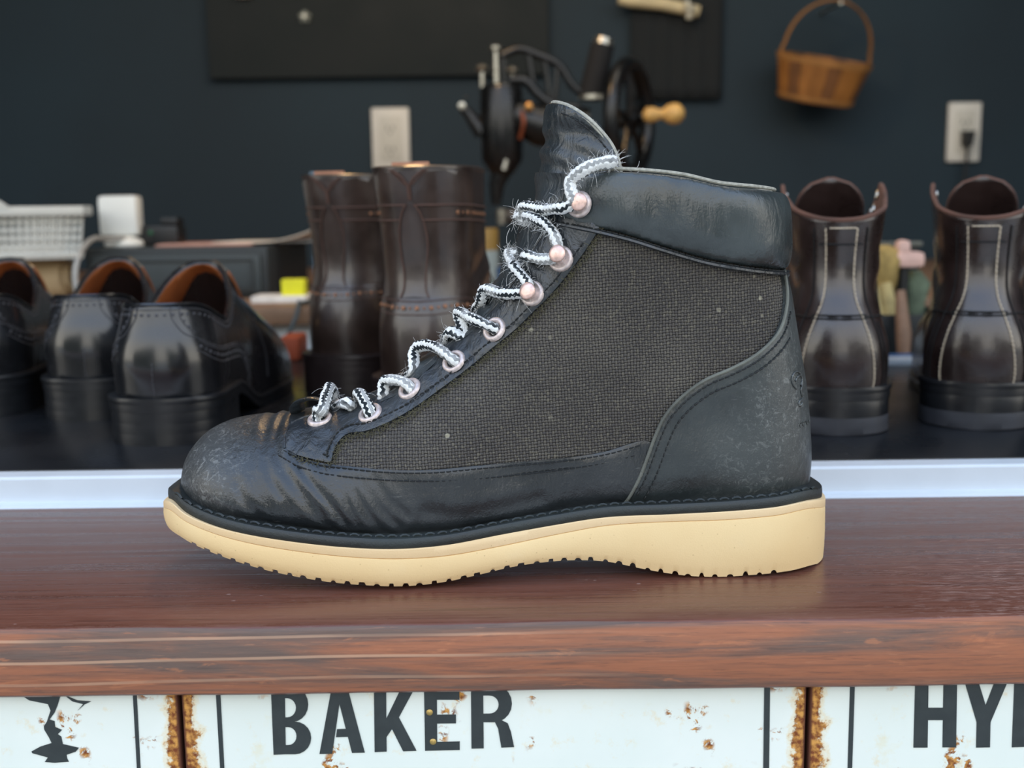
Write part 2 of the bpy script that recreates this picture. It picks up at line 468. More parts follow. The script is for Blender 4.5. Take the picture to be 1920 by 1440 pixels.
def make_mats():
    # --- woven canvas of the boot: over and under threads on a 1.35 mm grid
    t = Mt('woven_canvas'); P = t.xyz(t.map((1, 1, 1), rot=(0, math.radians(3), 0))); c = 1 / 0.00128
    wob = t.math('MULTIPLY', t.math('SUBTRACT', t.noise(t.map(), 90.0, 3), .5), 1.3)
    u = t.math('ADD', t.math('MULTIPLY', P[0], c), wob); v = t.math('ADD', t.math('MULTIPLY', P[2], c), wob)
    fu, fv = t.math('FRACT', u), t.math('FRACT', v)
    par = t.math('MODULO', t.math('ADD', t.math('ADD', t.math('FLOOR', u), t.math('FLOOR', v)), 4000.0), 2.0)
    su, sv = t.math('SINE', t.math('MULTIPLY', fu, pi)), t.math('SINE', t.math('MULTIPLY', fv, pi))
    hA = t.math('MULTIPLY', su, t.math('ADD', .55, t.math('MULTIPLY', sv, .45))); hB = t.math('MULTIPLY', sv, t.math('ADD', .55, t.math('MULTIPLY', su, .45)))
    h = t.math('ADD', t.math('MULTIPLY', hA, t.math('SUBTRACT', 1.0, par)), t.math('MULTIPLY', hB, par))
    big = t.noise(t.map(), 22.0, 4); thr = t.noise(t.map((1, 1, 1)), 700.0, 2)
    yarn = t.mix(t.rng(big, .3, .72), srgb(82, 78, 74), srgb(104, 99, 92))
    yarn = t.mix(t.math('MULTIPLY', par, .35), yarn, srgb(62, 62, 66))
    yarn = t.mix(t.rng(thr, .45, .75, 0, .5), yarn, srgb(128, 122, 106))
    col = t.mix(t.rng(h, .10, .55), srgb(36, 33, 31), yarn)
    sp = t.vor(t.map(), 120.0); spn = t.noise(t.map(), 30.0, 2)
    col = t.mix(t.math('MULTIPLY', t.math('MULTIPLY', t.rng(sp, .16, .08), t.rng(spn, .6, .68)), .7), col, srgb(176, 170, 148))
    t.set(Base_Color=col, Roughness=.92, Normal=t.bump(h, .8, .0006)); t.b.inputs['Specular IOR Level'].default_value = .15
    MAT['canvas'] = t.m
    # --- cream crepe sole
    def sole_mat(name, c1, c2):
        t = Mt(name); v = t.map(); n = t.noise(v, 14.0, 5); f = t.noise(v, 1500.0, 2)
        col = t.mix(t.rng(n, .3, .75), c1, c2)
        col = t.mix(t.rng(t.vor(v, 260.0), .10, .05, 0, .35), col, srgb(170, 135, 85))
        col = t.mix(t.rng(t.noise(v, 60.0, 4), .62, .8, 0, .25), col, srgb(238, 214, 172))
        t.set(Base_Color=col, Roughness=.82, Normal=t.bump(f, .22, .0004)); MAT[name] = t.m
    sole_mat('crepe', srgb(232, 200, 146), srgb(240, 212, 160)); sole_mat('crepe_mid', srgb(226, 194, 146), srgb(234, 206, 162))
    # --- striped lace
    t = Mt('striped_lace'); uv = t.n('ShaderNodeUVMap'); q = t.xyz(uv.outputs[0])
    z = t.math('PINGPONG', t.math('MULTIPLY', q[0], 1 / 0.0011), 1.0)
    vv = t.math('FRACT', t.math('ADD', t.math('ADD', t.math('MULTIPLY', q[1], 4.0), t.math('MULTIPLY', z, .22)), t.math('MULTIPLY', t.noise(t.map(), 300.0, 2), .5)))
    stripe = t.math('MULTIPLY', t.rng(vv, .50, .56), t.rng(vv, .98, .92))
    fr = t.noise(t.map(), 1500.0, 3, .7)
    wear = t.rng(t.noise(t.map(), 55.0, 2), .40, .55, .6, 1)
    col = t.mix(t.math('MULTIPLY', stripe, wear), t.mix(t.rng(fr, .3, .7), srgb(222, 224, 222), srgb(250, 250, 247)), srgb(38, 44, 48))
    br = t.math('ADD', t.math('MULTIPLY', z, .5), t.math('PINGPONG', t.math('MULTIPLY', q[1], 12.0), 1.0))
    t.set(Base_Color=col, Roughness=.9, Normal=t.bump(t.math('ADD', br, fr), .5, .0005)); t.b.inputs['Specular IOR Level'].default_value = .2
    MAT['lace'] = t.m
    simple('lace_fuzz', srgb(215, 215, 212), .95, nscale=300, bump=0)
    simple('canvas_fuzz', srgb(92, 88, 66), .95, nscale=300, bump=0)
    # --- boot leathers (frame of the boot: x 0 at mid length, toe at negative x)
    K = (0.017, 0.0195, 0.021, 1)
    leather('boot_leather', K, .32, 800, .30, .35, (.20, .205, .195, 1), zones=((-.140, .055, .048, 1.0), (-.135, .035, .034, .9), (-.112, .082, .034, .6)), wrinkle=.24)
    leather('boot_counter', (.025, .031, .031, 1), .34, 800, .25, .30, (.17, .18, .17, 1), zones=((.128, .07, .035, 1.0), (.118, .045, .04, .7), (.135, .10, .03, .7)), wrinkle=.24)
    leather('boot_collar', (.036, .044, .044, 1), .28, 700, .22, .22, (.16, .18, .18, 1), wrinkle=.28)
    leather('boot_eyestay', (.024, .028, .032, 1), .32, 700, .3, .3, (.15, .16, .17, 1), wrinkle=.6)
    leather('boot_tongue', (.030, .036, .039, 1), .30, 700, .3, .25, (.16, .17, .18, 1), wrinkle=.6)
    leather('welt_leather', (.012, .017, .016, 1), .6, 900, .4, .5, (.06, .08, .075, 1), tone=.4)
    leather('edge_leather', (.12, .125, .105, 1), .85, 900, .5, .4, (.25, .25, .22, 1), tone=.4)
    simple('boot_thread', srgb(26, 28, 28), .7, nscale=400, bump=0)
    simple('boot_lining', srgb(70, 66, 58), .95, nscale=300)
    simple('rim_fleece', srgb(160, 158, 146), .95, nscale=500, nvar=.25)
    simple('eyelet_metal', srgb(214, 198, 192), .4, .55, nscale=500, nvar=.2)
    simple('hook_copper', srgb(232, 196, 182), .36, .6, nscale=400, nvar=.2)
    simple('eyelet_dark', srgb(12, 12, 13), .8, bump=0)
    # --- ledge: varnished top, worn front
    t = Mt('ledge_varnish'); v = t.map((2.0, 60, 60)); n = t.noise(v, 2.2, 6, .6, .6); n2 = t.noise(t.map((3, 160, 160)), 2.6, 4, .6, .3)
    col = t.mix(t.rng(n, .3, .72), srgb(98, 60, 47), srgb(120, 76, 61))
    col = t.mix(t.rng(n2, .55, .72, 0, .55), col, srgb(60, 31, 26)); col = t.mix(t.rng(n2, .30, .22, 0, .35), col, srgb(122, 82, 68))
    fg = t.noise(t.map((20, 500, 500)), 2.0, 4, .65, .3); col = t.mix(t.rng(fg, .55, .70, 0, .4), col, srgb(70, 38, 32)); col = t.mix(t.rng(fg, .40, .28, 0, .3), col, srgb(146, 104, 88))
    P = t.xyz()
    scr = t.noise(t.map((14, 160, 1), rot=(0, 0, .5)), 5.0, 5, .7, 1.0); scr2 = t.noise(t.map((40, 300, 1), rot=(0, 0, -.15)), 3.0, 5, .75, .6)
    zone = t.rng(P[0], .13, .22, .12, 1.0)
    sf = t.math('MULTIPLY', t.math('MAXIMUM', t.rng(scr, .53, .62), t.rng(scr2, .54, .62)), zone)
    chip = t.math('MULTIPLY', t.rng(t.vor(t.map((1, 1.6, 1)), 95.0), .13, .05), t.rng(t.noise(t.map(), 26.0, 2), .56, .62))
    col = t.mix(t.math('MULTIPLY', t.math('MAXIMUM', sf, chip), .5), col, srgb(176, 150, 140))
    t.set(Base_Color=col, Roughness=t.math('ADD', t.rng(n, .3, .7, .24, .36), t.math('MULTIPLY', t.math('MAXIMUM', sf, chip), .35)), Normal=t.bump(n2, .3, .0007, t.bump(n, .16, .0010)))
    MAT['ledge_top'] = t.m
    t = Mt('ledge_worn_front'); v = t.map((2.2, 30, 30), rot=(0, .012, 0)); n = t.noise(v, 2.4, 6, .62, 1.1); n2 = t.noise(t.map((7, 220, 220), rot=(0, .012, 0)), 2.0, 5, .7, .5)
    col = t.mix(t.rng(n, .38, .62), srgb(158, 98, 68), srgb(104, 84, 74))
    col = t.mix(t.rng(n2, .45, .72, 0, .6), col, srgb(84, 66, 58)); col = t.mix(t.rng(n2, .38, .26, 0, .55), col, srgb(184, 126, 92))
    fg = t.noise(t.map((30, 700, 700), rot=(0, .012, 0)), 1.6, 5, .7, .4); pt = t.noise(t.map((9, 60, 60)), 3.0, 5, .65, .8)
    col = t.mix(t.rng(fg, .52, .68, 0, .45), col, srgb(70, 54, 48)); col = t.mix(t.rng(fg, .42, .30, 0, .35), col, srgb(190, 130, 96))
    col = t.mix(t.math('MULTIPLY', t.rng(pt, .58, .66), .5), col, srgb(186, 118, 80))
    w = t.n('ShaderNodeTexWave', wave_type='BANDS', bands_direction='Z'); t.l(t.map((.35, 1, 1)), w.inputs[0])
    w.inputs['Scale'].default_value = 36.0; w.inputs['Distortion'].default_value = 2.2; w.inputs['Detail'].default_value = 1.0; w.inputs['Detail Scale'].default_value = .35
    left = t.rng(t.xyz()[0], .08, -.05)
    line = t.math('MULTIPLY', t.rng(w.outputs['Fac'], .93, .985), t.rng(t.noise(t.map((4, 30, 30)), 3.0, 2), .35, .6, .25, .9))
    col = t.mix(t.math('MULTIPLY', t.math('MULTIPLY', line, .7), left), col, srgb(196, 156, 126))
    t.set(Base_Color=col, Roughness=.55, Normal=t.bump(n2, .3, .0006)); MAT['ledge_front'] = t.m
    simple('rail_white', srgb(214, 222, 228), .35, .0, nscale=20, nvar=.03, bump=.05)
    # --- room
    t = Mt('navy_plaster'); v = t.map(); n = t.noise(v, 2.0, 4); col = t.mix(t.rng(n, .3, .7), srgb(19, 37, 47), srgb(24, 45, 56))
    t.set(Base_Color=col, Roughness=.75, Normal=t.bump(t.noise(v, 140.0, 3), .2, .001)); MAT['navy'] = t.m
    t = Mt('black_laminate'); v = t.map(); n = t.noise(v, 9.0, 4); sc = t.noise(t.map((3, 60, 1), rot=(0, 0, .9)), 8.0, 4, .7)
    col = t.mix(t.rng(n, .3, .7), (.007, .008, .010, 1), (.011, .0125, .015, 1)); col = t.mix(t.rng(sc, .68, .76, 0, .5), col, (.05, .055, .06, 1))
    dust = t.rng(t.vor(v, 60.0), .05, .03); col = t.mix(t.math('MULTIPLY', dust, .35), col, (.18, .18, .18, 1))
    t.set(Base_Color=col, Roughness=t.rng(n, .3, .7, .22, .34)); MAT['laminate'] = t.m
make_mats()

def sign_mat(name, hw, edge_rust):
    """enamelled tin, rusted along its side edges and in spots"""
    t = Mt(name); P = t.xyz(); v = t.map()
    col = t.mix(t.rng(t.noise(v, 12.0, 4), .3, .75), srgb(222, 228, 218), srgb(232, 235, 226))
    st = t.noise(v, 60.0, 5, .6); col = t.mix(t.rng(st, .60, .74, 0, .35), col, srgb(222, 208, 160))
    a = t.noise(v, 190.0, 6, .72, .4); cl = t.noise(v, 42.0, 2, .5)
    spot = t.math('MULTIPLY', t.rng(a, .52, .57), t.rng(cl, .57, .62))
    d = t.math('SUBTRACT', hw, t.math('ABSOLUTE', P[0]))
    ed = t.math('ADD', t.math('MULTIPLY', t.rng(d, .0, edge_rust, .30, -.12, False), 1.0), t.math('MULTIPLY', t.math('SUBTRACT', t.noise(v, 90.0, 5, .7), .5), .9))
    er = t.rng(ed, .06, .13)
    thin = t.rng(ed, -.06, .08, 0, .45)
    col = t.mix(thin, col, srgb(226, 196, 130))
    m = t.math('MAXIMUM', spot, er)
    rust = t.mix(t.rng(t.noise(v, 400.0, 3), .35, .65), srgb(116, 58, 22), srgb(206, 148, 72)); rust = t.mix(t.rng(d, .0016, .0004), rust, srgb(84, 42, 22))
    col = t.mix(m, col, rust)
    t.set(Base_Color=col, Roughness=t.rng(m, 0, 1, .34, .85), Normal=t.bump(m, .4, .0004)); MAT[name] = t.m; return t.m
simple('sign_black', srgb(44, 50, 50), .45, nscale=120, nvar=.15)
# ------------------------------------------------------------------ the work boot on the ledge
def build_boot():
    Ym = 0.487
    xa = Py(303, 965, Ym)[0]; xb = Py(1548, 990, Ym)[0]
    xa += .0035; xb -= .0022
    hx = (xa + xb) / 2; x0, x1 = xa - hx, xb - hx; L = x1 - x0
    root = empty('work_boot', (hx, Ym, 0), 0, 'black leather and charcoal canvas ankle work boot with cream sole, standing on the wooden ledge', 'boot')
    wu = np.array([0, .15, .3, .4, .5, .62, .75, .9, 1]); ww = np.array([.046, .0495, .0515, .0500, .0455, .0410, .0395, .0395, .0385])
    wx = np.linspace(0, 1, 400); wt = np.interp(wx, wu, ww); kk = np.ones(41) / 41; wt = np.convolve(np.pad(wt, 20, 'edge'), kk, 'valid')
    Wf = lambda x: np.interp((np.asarray(x) - x0) / L, wx, wt)
    def capf(d, a, p=2.0): return np.maximum(1 - np.clip(1 - np.asarray(d) / a, 0, 1) ** p, 0) ** (1 / p)
    hs = lambda x: Wf(x) * capf(np.asarray(x) - x0, .058, 2.15) * capf(x1 - np.asarray(x), .040, 2.1)
    def near(px, py, dh=0.0):
        x = (Py(px, py, Ym)[0] - hx)
        for _ in range(80):
            y = Ym - max(float(hs(min(max(x, x0), x1))) - dh, 0); P = Py(px, py, y); x = .6 * x + .4 * (P[0] - hx)
        P = Py(px, py, Ym - max(float(hs(min(max(x, x0), x1))) - dh, 0)); return P[0] - hx, P[2]
    def zcurve(pts):
        q = np.array(sorted([near(*p) for p in pts])); c = catmull(q, .002); c = c[np.argsort(c[:, 0])]
        return lambda x: np.interp(x, c[:, 0], c[:, 1])
    zt = zcurve([(306, 936), (318, 942), (345, 964), (400, 988), (480, 1007), (560, 1019), (650, 1028), (740, 1031), (840, 1023), (940, 1004), (1040, 986), (1140, 971), (1250, 966), (1350, 961), (1450, 953), (1520, 940), (1545, 924)])
    zm = zcurve([(304, 945), (318, 957), (345, 977), (400, 1001), (480, 1022), (560, 1035), (650, 1045), (740, 1049), (840, 1043), (940, 1025), (1040, 1004), (1140, 986), (1250, 979), (1350, 976), (1450, 968), (1520, 954), (1546, 940)])
    zbp = [(304, 975), (308, 992), (325, 1011), (360, 1032), (400, 1050), (450, 1068), (520, 1087), (600, 1102), (680, 1110), (760, 1112), (840, 1103), (900, 1090), (960, 1076), (1020, 1067), (1080, 1063), (1140, 1066), (1200, 1078), (1250, 1087), (1300, 1093), (1360, 1094), (1420, 1090), (1480, 1083), (1530, 1070), (1546, 1058)]
    zb_ = zcurve(zbp)
    lo = float(min(zb_(np.linspace(x0 + .02, x1 - .02, 300))))
    zb = lambda x: np.maximum(zb_(x) - lo + .0004, .0004) + .0085 * np.clip(1 - (np.asarray(x) - x0) / .013, 0, 1) ** 2.2
    # plan stations
    u = np.linspace(0, 1, 900); xs = np.unique(np.concatenate([x0 + L * (1 - np.cos(pi * u)) / 2, np.arange(x0, x1, .00035)]))
    notch = []
    xp = x0 + .022
    while xp < x1 - .030: notch.append(xp); xp += .00605 * (1 + .05 * rng.randn())
    notch = np.array(notch)
    def zb0(x):
        x = np.asarray(x); d = np.abs(x[:, None] - notch[None]).min(1); k = np.abs(x[:, None] - notch[None]).argmin(1)
        dep = (.0013 + .0005 * np.sin(k * 2.3)); return zb(x) + dep * np.sqrt(np.clip(1 - (d / (.0012 + .0002 * np.sin(k * 1.7))) ** 2, 0, 1))
    zbs = zb
    sole('outsole', xs, lambda x: hs(x) - .0006, zm, zbs, MAT['crepe'], root, lev=(0, .12, .22, .5, .9, .985, 1), bulge=(-.0006, 0, .0004, .0008, .0003, 0, -.0007), zb0=zb0)
    xs2 = np.unique(x0 + L * (1 - np.cos(pi * np.linspace(0, 1, 420))) / 2)
    sole('midsole', xs2, lambda x: hs(x) - .0006, zt, lambda x: zm(x) - .0002, MAT['crepe_mid'], root, lev=(0, .1, .5, .9, 1), bulge=(-.0006, 0, .0002, 0, -.0004))
    zw = lambda x: zt(x) + .0042
    hw = lambda x: Wf(x) * capf(np.asarray(x) - x0 - .0022, .056, 2.1) * capf(x1 - .0015 - np.asarray(x), .040, 2.1)
    xs3 = np.unique(x0 + .0022 + (L - .0037) * (1 - np.cos(pi * np.linspace(0, 1, 420))) / 2)
    sole('welt', xs3, lambda x: hw(x) - .0010, zw, lambda x: zt(x) - .0002, MAT['welt_leather'], root, lev=(0, .15, .5, .8, 1), bulge=(-.0003, .0001, .0004, .0001, -.0006))

    # side outline of the upper, on the mid plane (tangent rays corrected for the round edge)
    def outl(pts, r):
        p3 = np.array([Py(a, b, Ym) for a, b in pts]); q = np.stack([p3[:, 0] - hx, p3[:, 2]], 1)
        T = np.gradient(q, axis=0); N = np.stack([T[:, 1], -T[:, 0]], 1); N /= np.linalg.norm(N, axis=1)[:, None]
        cen = np.array([0.0, .06])
        for i in range(len(q)):
            if (N[i] @ (q[i] - cen)) < 0: N[i] = -N[i]
            v = ray(*pts[i]); sa = v[0] * N[i][0] + v[2] * N[i][1]; q[i] -= N[i] * r * (1 / math.sqrt(1 - sa * sa) - 1)
        return q
    fr = [(345, 925), (344, 905), (348, 882), (355, 860), (368, 838), (390, 815), (422, 796), (460, 785), (510, 779), (560, 773), (620, 763), (680, 749), (722, 728), (760, 700), (800, 668), (840, 640), (875, 608), (905, 572), (935, 525), (955, 490), (972, 455), (988, 420), (1003, 385), (1010, 350), (1013, 325)]
    bk = [(1456, 362), (1460, 400), (1463, 450), (1465, 500), (1474, 540), (1484, 600), (1494, 660), (1504, 720), (1511, 790), (1514, 850), (1511, 900), (1508, 935)]
    CF = catmull(outl(fr, .040), .0009); CB = catmull(outl(bk, .036), .0009)
    def H(P):
        x, z = P[:, 0], P[:, 1]; f = sstep(.045, .105, z); foot = Wf(x) - .0072
        shaft = .0345 + .0045 * sstep(.10, .16, z)
        h = foot * (1 - f) + shaft * f
        zr = np.maximum(z - zw(x), 0); return h * (1 - .09 * np.exp(-zr / .0035))
    sh = Shell([CF, CB], (0.03, .07), H, [.040, .036])
    def p2s(px, py, off=0.0):
        """where the ray through a picture point meets the near side of the boot"""
        ys = np.linspace(Ym - .062, Ym + .004, 133); d = ray(px, py); R = CAMP + d * (ys / d[1])[:, None]
        P = np.stack([R[:, 0] - hx, R[:, 2]], 1); w = sh.ev(P)[0]
        ok = inside(P, poly_all); w = np.where(ok, w, -.004) + off
        g = (Ym - ys) - w; k = np.where(g <= 0)[0]
        if len(k) and k[0] > 0:
            i = k[0]; t = g[i - 1] / (g[i - 1] - g[i]); return P[i - 1] * (1 - t) + P[i] * t, True
        i = np.abs(g).argmin(); return P[i], False
    zwl = np.linspace(CF[0][0], CB[-1][0], 60)
    bottom = np.stack([zwl, zw(zwl) - .002], 1)
    # trim outlines to the welt
    CFt = CF[CF[:, 1] > zw(CF[:, 0]) - .002]; CBt = CB[CB[:, 1] > zw(CB[:, 0]) - .002]
    poly_all = np.vstack([CF[::6], CF[-1:], CB[::6], CB[-1:], bottom[::-10]])
    Q = lambda pts, off=0.0: np.array([p2s(a, b, off)[0] for a, b in pts])
    S2 = lambda pts, off=0.0, step=.0009: catmull(Q(pts, off), step)
    def bot(xa, xb, k=.0012): 
        n = max(3, int(abs(xb - xa) / .0014)); x = np.linspace(xa, xb, n); return np.stack([x, zw(x) - .0015], 1)
    def near_i(C, p): return int(((C - np.asarray(p)) ** 2).sum(1).argmin())

    top = S2([(1066, 330), (1150, 333), (1250, 342), (1350, 352), (1420, 359)])
    # canvas body (the whole quarter under the leather pieces)
    body = np.vstack([CFt, lin([CFt[-1], top[0]])[1:-1], top, lin([top[-1], CBt[0]])[1:-1], CBt, bot(CBt[-1][0], CFt[0][0])])
    solid(panel(sh, 'canvas_quarter', body, 0, MAT['canvas'], root, grid=.0022, wall=False), .0022, MAT['boot_lining'])
    # tongue: ridge seen between the lace stays
    est_front = [(1050, 396), (1038, 421), (1016, 453), (988, 501), (960, 543), (929, 583), (886, 620), (842, 654), (797, 695), (752, 731), (706, 753), (655, 768), (605, 781), (566, 791), (545, 803), (535, 825), (535, 846)]
    ef = S2(est_front, .001)
    i0 = near_i(CF, Q([(640, 762)])[0]); i1 = len(CF) - 1
    tin = S2([(1072, 327), (1068, 345), (1056, 398), (1046, 423), (1024, 455), (996, 503), (968, 546), (937, 587), (893, 625), (849, 660), (803, 702), (758, 740), (710, 763), (668, 778)])
    tg = np.vstack([CF[i0:], lin([CF[-1], tin[0]])[1:-1], tin, lin([tin[-1], CF[i0]])[1:-1]])
    rid = lambda P: .0008 * np.sin(P[:, 1] * 420 + 3 * np.sin(P[:, 0] * 160)) - .0006
    tongue = panel(sh, 'tongue', tg, .0022, MAT['boot_tongue'], root, grid=.0018, wall=False, disp=rid)
    # tongue tip standing above the collar
    tf = [(1003, 400), (1008, 365), (1013, 325), (1012, 290), (1014, 262), (1017, 235), (1020, 212), (1024, 197)]
    CT = catmull(outl(tf, .03), .0009)
    cz0, cz1 = CT[0][1], CT[-1][1]
    HT = lambda P: (.0300 + .002 * sstep(cz0 + .02, cz1, P[:, 1])) - .003 * np.exp(-((P[:, 1] - (cz0 + .030)) / .008) ** 2)
    st = Shell([CT], (CT[0][0] + .05, (cz0 + cz1) / 2), HT, .031)
    def QT(pts):
        out = []
        for px, py in pts:
            y = Ym - .015
            for _ in range(40):
                P = Py(px, py, y); y = .5 * y + .5 * (Ym - st.ev([(P[0] - hx, P[2])])[0][0])
            out.append((P[0] - hx, P[2]))
        return np.array(out)
    arc = catmull(np.vstack([CT[-1:], QT([(1036, 193), (1060, 198), (1090, 215), (1120, 241), (1145, 271), (1158, 300), (1163, 330), (1160, 352)])]), .0009)
    tpoly = np.vstack([CT, arc[1:], lin([arc[-1], CT[0]])[1:-1]])
    fold = lambda P: -.0016 * np.exp(-((P[:, 1] - (cz0 + .031) - .12 * (P[:, 0] - CT[0][0])) / .0035) ** 2) + .0006 * np.sin(P[:, 1] * 700 + P[:, 0] * 300) * sstep(cz0 + .05, cz0 + .02, P[:, 1])
    tip = panel(st, 'tongue_tip', tpoly, 0, MAT['boot_tongue'], tongue, grid=.0016, wall=False, disp=fold)
    solid(tip, .0030, MAT['edge_leather'])
    rim = MB(); V, N = st.surf(arc[2:]); V2 = V.copy(); V2[:, 1] *= -1
    rim.tube(V - N * .0013, .0013, 7); rim.tube(V2 - N * [1, -1, 1] * .0013, .0013, 7); rim.build('tongue_edge', MAT['rim_fleece'], tongue)
    # vamp: toe and the band along the welt
    vt = S2([(556, 858), (600, 869), (650, 875), (720, 881), (800, 881), (880, 874), (960, 867), (1050, 859), (1130, 847), (1208, 826), (1235, 835)])
    iv = near_i(CF, Q([(606, 767)])[0]); j0 = len(CF) - len(CFt)
    vdown = lin([CF[iv], Q([(604, 800)])[0], Q([(575, 835)])[0], vt[0]])
    xe = Q([(1190, 945)])[0][0]
    vpoly = np.vstack([CF[j0:iv], vdown, vt[1:], lin([vt[-1], (xe, zw(xe) - .0015)])[1:], bot(xe, CFt[0][0])[1:]])
    creases = []
    for pts, dep, wd in [([(512, 783), (505, 820), (515, 860), (545, 905), (590, 960), (630, 990)], .0007, .0016), ([(527, 790), (518, 825), (530, 865), (565, 915), (612, 965)], .0007, .0014), ([(498, 790), (494, 830), (503, 880), (528, 930)], .0005, .0014), ([(545, 850), (575, 895), (620, 945), (655, 985)], .0008, .0016),
                         ([(655, 895), (668, 925), (690, 960), (722, 995)], .0008, .0020), ([(675, 897), (692, 925), (718, 958), (750, 985)], .0007, .0018), ([(640, 900), (652, 940), (675, 985)], .0006, .0016), ([(445, 905), (460, 940), (490, 970), (520, 990)], .0005, .0018), ([(700, 900), (720, 930), (760, 965)], .0005, .002), ([(800, 960), (860, 965), (940, 950), (1010, 935)], .0006, .003)]:
        creases.append((catmull(Q(pts), .002), dep, wd))
    vl = np.linspace(0, 1, 7)
    def vdisp(P):
        o = .0007 * np.sin(P[:, 0] * 95 + P[:, 1] * 60) * sstep(-.10, -.03, P[:, 0])
        for c, dep, wd in creases: d = nearest(P, c)[0]; o = o - dep * np.exp(-(d / wd) ** 2) + dep * .45 * np.exp(-((d - 2 * wd) / wd) ** 2)
        return o
    vamp = panel(sh, 'vamp', vpoly, .0013, MAT['boot_leather'], root, grid=.0013, disp=vdisp)
    # heel counter
    cb = [(1462, 507), (1467, 537), (1467, 575), (1455, 620), (1420, 660), (1370, 690), (1320, 712), (1275, 745), (1245, 780), (1228, 815), (1215, 850), (1200, 890), (1182, 925), (1168, 948)]
    cc = S2(cb)
    ib = near_i(CB, (CB[0][0], cc[0][1])); jb = len(CBt)
    cpoly = np.vstack([CB[ib:jb], bot(CBt[-1][0], cc[-1][0])[1:], [(cc[-1][0], zw(cc[-1][0]) - .0015)], cc[::-1], lin([cc[0], CB[ib]])[1:-1]])
    cd = lambda P: .0011 * np.exp(-((P[:, 0] - .095) / .02) ** 2 - ((P[:, 1] - .052) / .010) ** 2) - .0012 * np.exp(-((P[:, 0] - .092) / .022) ** 2 - ((P[:, 1] - .036) / .006) ** 2)
    counter = panel(sh, 'heel_counter', cpoly, .0021, MAT['boot_counter'], root, grid=.0016, disp=cd)
    pm = MB()
    V, N = sh.surf(cc, .0020); pm.tube(V, .00075, 7); V[:, 1] *= -1; pm.tube(V, .00075, 7); pm.build('counter_piping', MAT['edge_leather'], counter)
    # lace stay with eyelets
    eb = S2([(560, 857), (600, 866), (622, 868), (626, 852), (637, 831), (652, 818), (690, 811), (730, 795), (770, 773), (820, 738), (880, 693), (930, 651), (970, 618), (1000, 588), (1030, 558), (1060, 523), (1090, 483), (1118, 441), (1125, 427)])
    epoly = np.vstack([ef, eb, lin([eb[-1], Q([(1100, 400)])[0], ef[0]])[1:-1]])
    ed = lambda P: .00035 * np.sin(P[:, 0] * 520 + 4 * np.sin(P[:, 1] * 140))
    stay = panel(sh, 'eyestay', epoly, .0022, MAT['boot_eyestay'], root, grid=.0015, disp=ed)
    em = MB(); V, N = sh.surf(ef, .0017); em.tube(V, .0006, 6); V[:, 1] *= -1; em.tube(V, .0006, 6); em.build('stay_edge', MAT['boot_eyestay'], stay)
    # padded collar
    cl = S2([(1048, 414), (1065, 417), (1118, 427), (1180, 442), (1250, 464), (1320, 484), (1400, 499), (1466, 505)])
    ctop = S2([(1068, 326), (1150, 329), (1250, 338), (1350, 348), (1425, 356)])
    icb = near_i(CB, (CB[0][0], cl[-1][1]))
    kpoly = np.vstack([ctop, lin([ctop[-1], CB[0]])[1:-1], CB[:icb + 1], lin([CB[icb], cl[-1]])[1:-1], cl[::-1], lin([cl[0], Q([(1052, 385)])[0], Q([(1060, 350)])[0], ctop[0]])[1:-1]])
    kd = lambda P: .0004 * np.sin(P[:, 0] * 240 + P[:, 1] * 90) + .0007 * np.sin(P[:, 0] * 62 + 1) - .0010 * np.exp(-((P[:, 0] - cl[0][0] - .012) / .010) ** 2)
    collar = panel(sh, 'collar', kpoly, .0012, MAT['boot_collar'], root, grid=.0017, puff=.0038, pw=.011, disp=kd)
    cm = MB(); cl2 = catmull(cl + [0, -.0016], .001); V, N = sh.surf(cl2, .0016)
    cm.tube(V, .0016, 7, flat=.6); V[:, 1] *= -1; cm.tube(V, .0016, 7, flat=.6); cm.build('collar_binding', MAT['boot_eyestay'], collar)
    fm = MB(); V, N = sh.surf(np.vstack([ctop, lin([ctop[-1], CB[0] + [-.0002, 0]])[1:]])); V[:, 2] += .0012; V2 = V.copy(); V2[:, 1] *= -1
    V -= N * .001; fm.tube(V, .0008, 7); fm.tube(V2, .0008, 7); fm.build('collar_lining', MAT['rim_fleece'], collar)
    # stitching
    sm = MB()
    def srow(pts, off, dz=0.0, **k):
        c = S2(pts) if not isinstance(pts, np.ndarray) else pts
        V, N = sh.surf(c + [0, dz], off); stitch_row(sm, V, N, **k)
    srow([(532, 848), (560, 860), (600, 874), (650, 880), (720, 886), (800, 886), (880, 879), (960, 872), (1050, 864), (1130, 852), (1203, 833)], .0015)
    srow([(523, 856), (560, 876), (600, 888), (650, 895), (720, 900), (800, 901), (880, 897), (960, 890), (1050, 880), (1130, 867), (1192, 852)], .0015)
    def shifted(c, d): 
        T = np.gradient(c, axis=0); N = np.stack([T[:, 1], -T[:, 0]], 1); N /= np.linalg.norm(N, axis=1)[:, None]; return c + N * d
    sgn = 1 if shifted(cc, .003)[len(cc) // 2][0] > cc[len(cc) // 2][0] else -1
    srow(shifted(cc, sgn * .0024)[20:-6], .0024); srow(shifted(cc, sgn * .0062)[30:-6], .0024)
    srow(cl + [0, -.0007], .0022)
    sgn = 1 if shifted(eb, .003)[len(eb) // 2][0] < eb[len(eb) // 2][0] else -1
    srow(shifted(eb, sgn * .0022)[12:-8], .0024)
    srow(shifted(arc, 0)[0:1] if False else cl[:6] + [0, -.004], .0022)
    V, N = st.surf(arc[6:-8] + (np.array([CT[0][0] + .02, cz0]) - arc[6:-8]) * .09, .0002); stitch_row(sm, V, N)
    tag(sm.build('stitching', MAT['boot_thread'], root), kind='stuff')
    # welt stitches
    wm = MB()
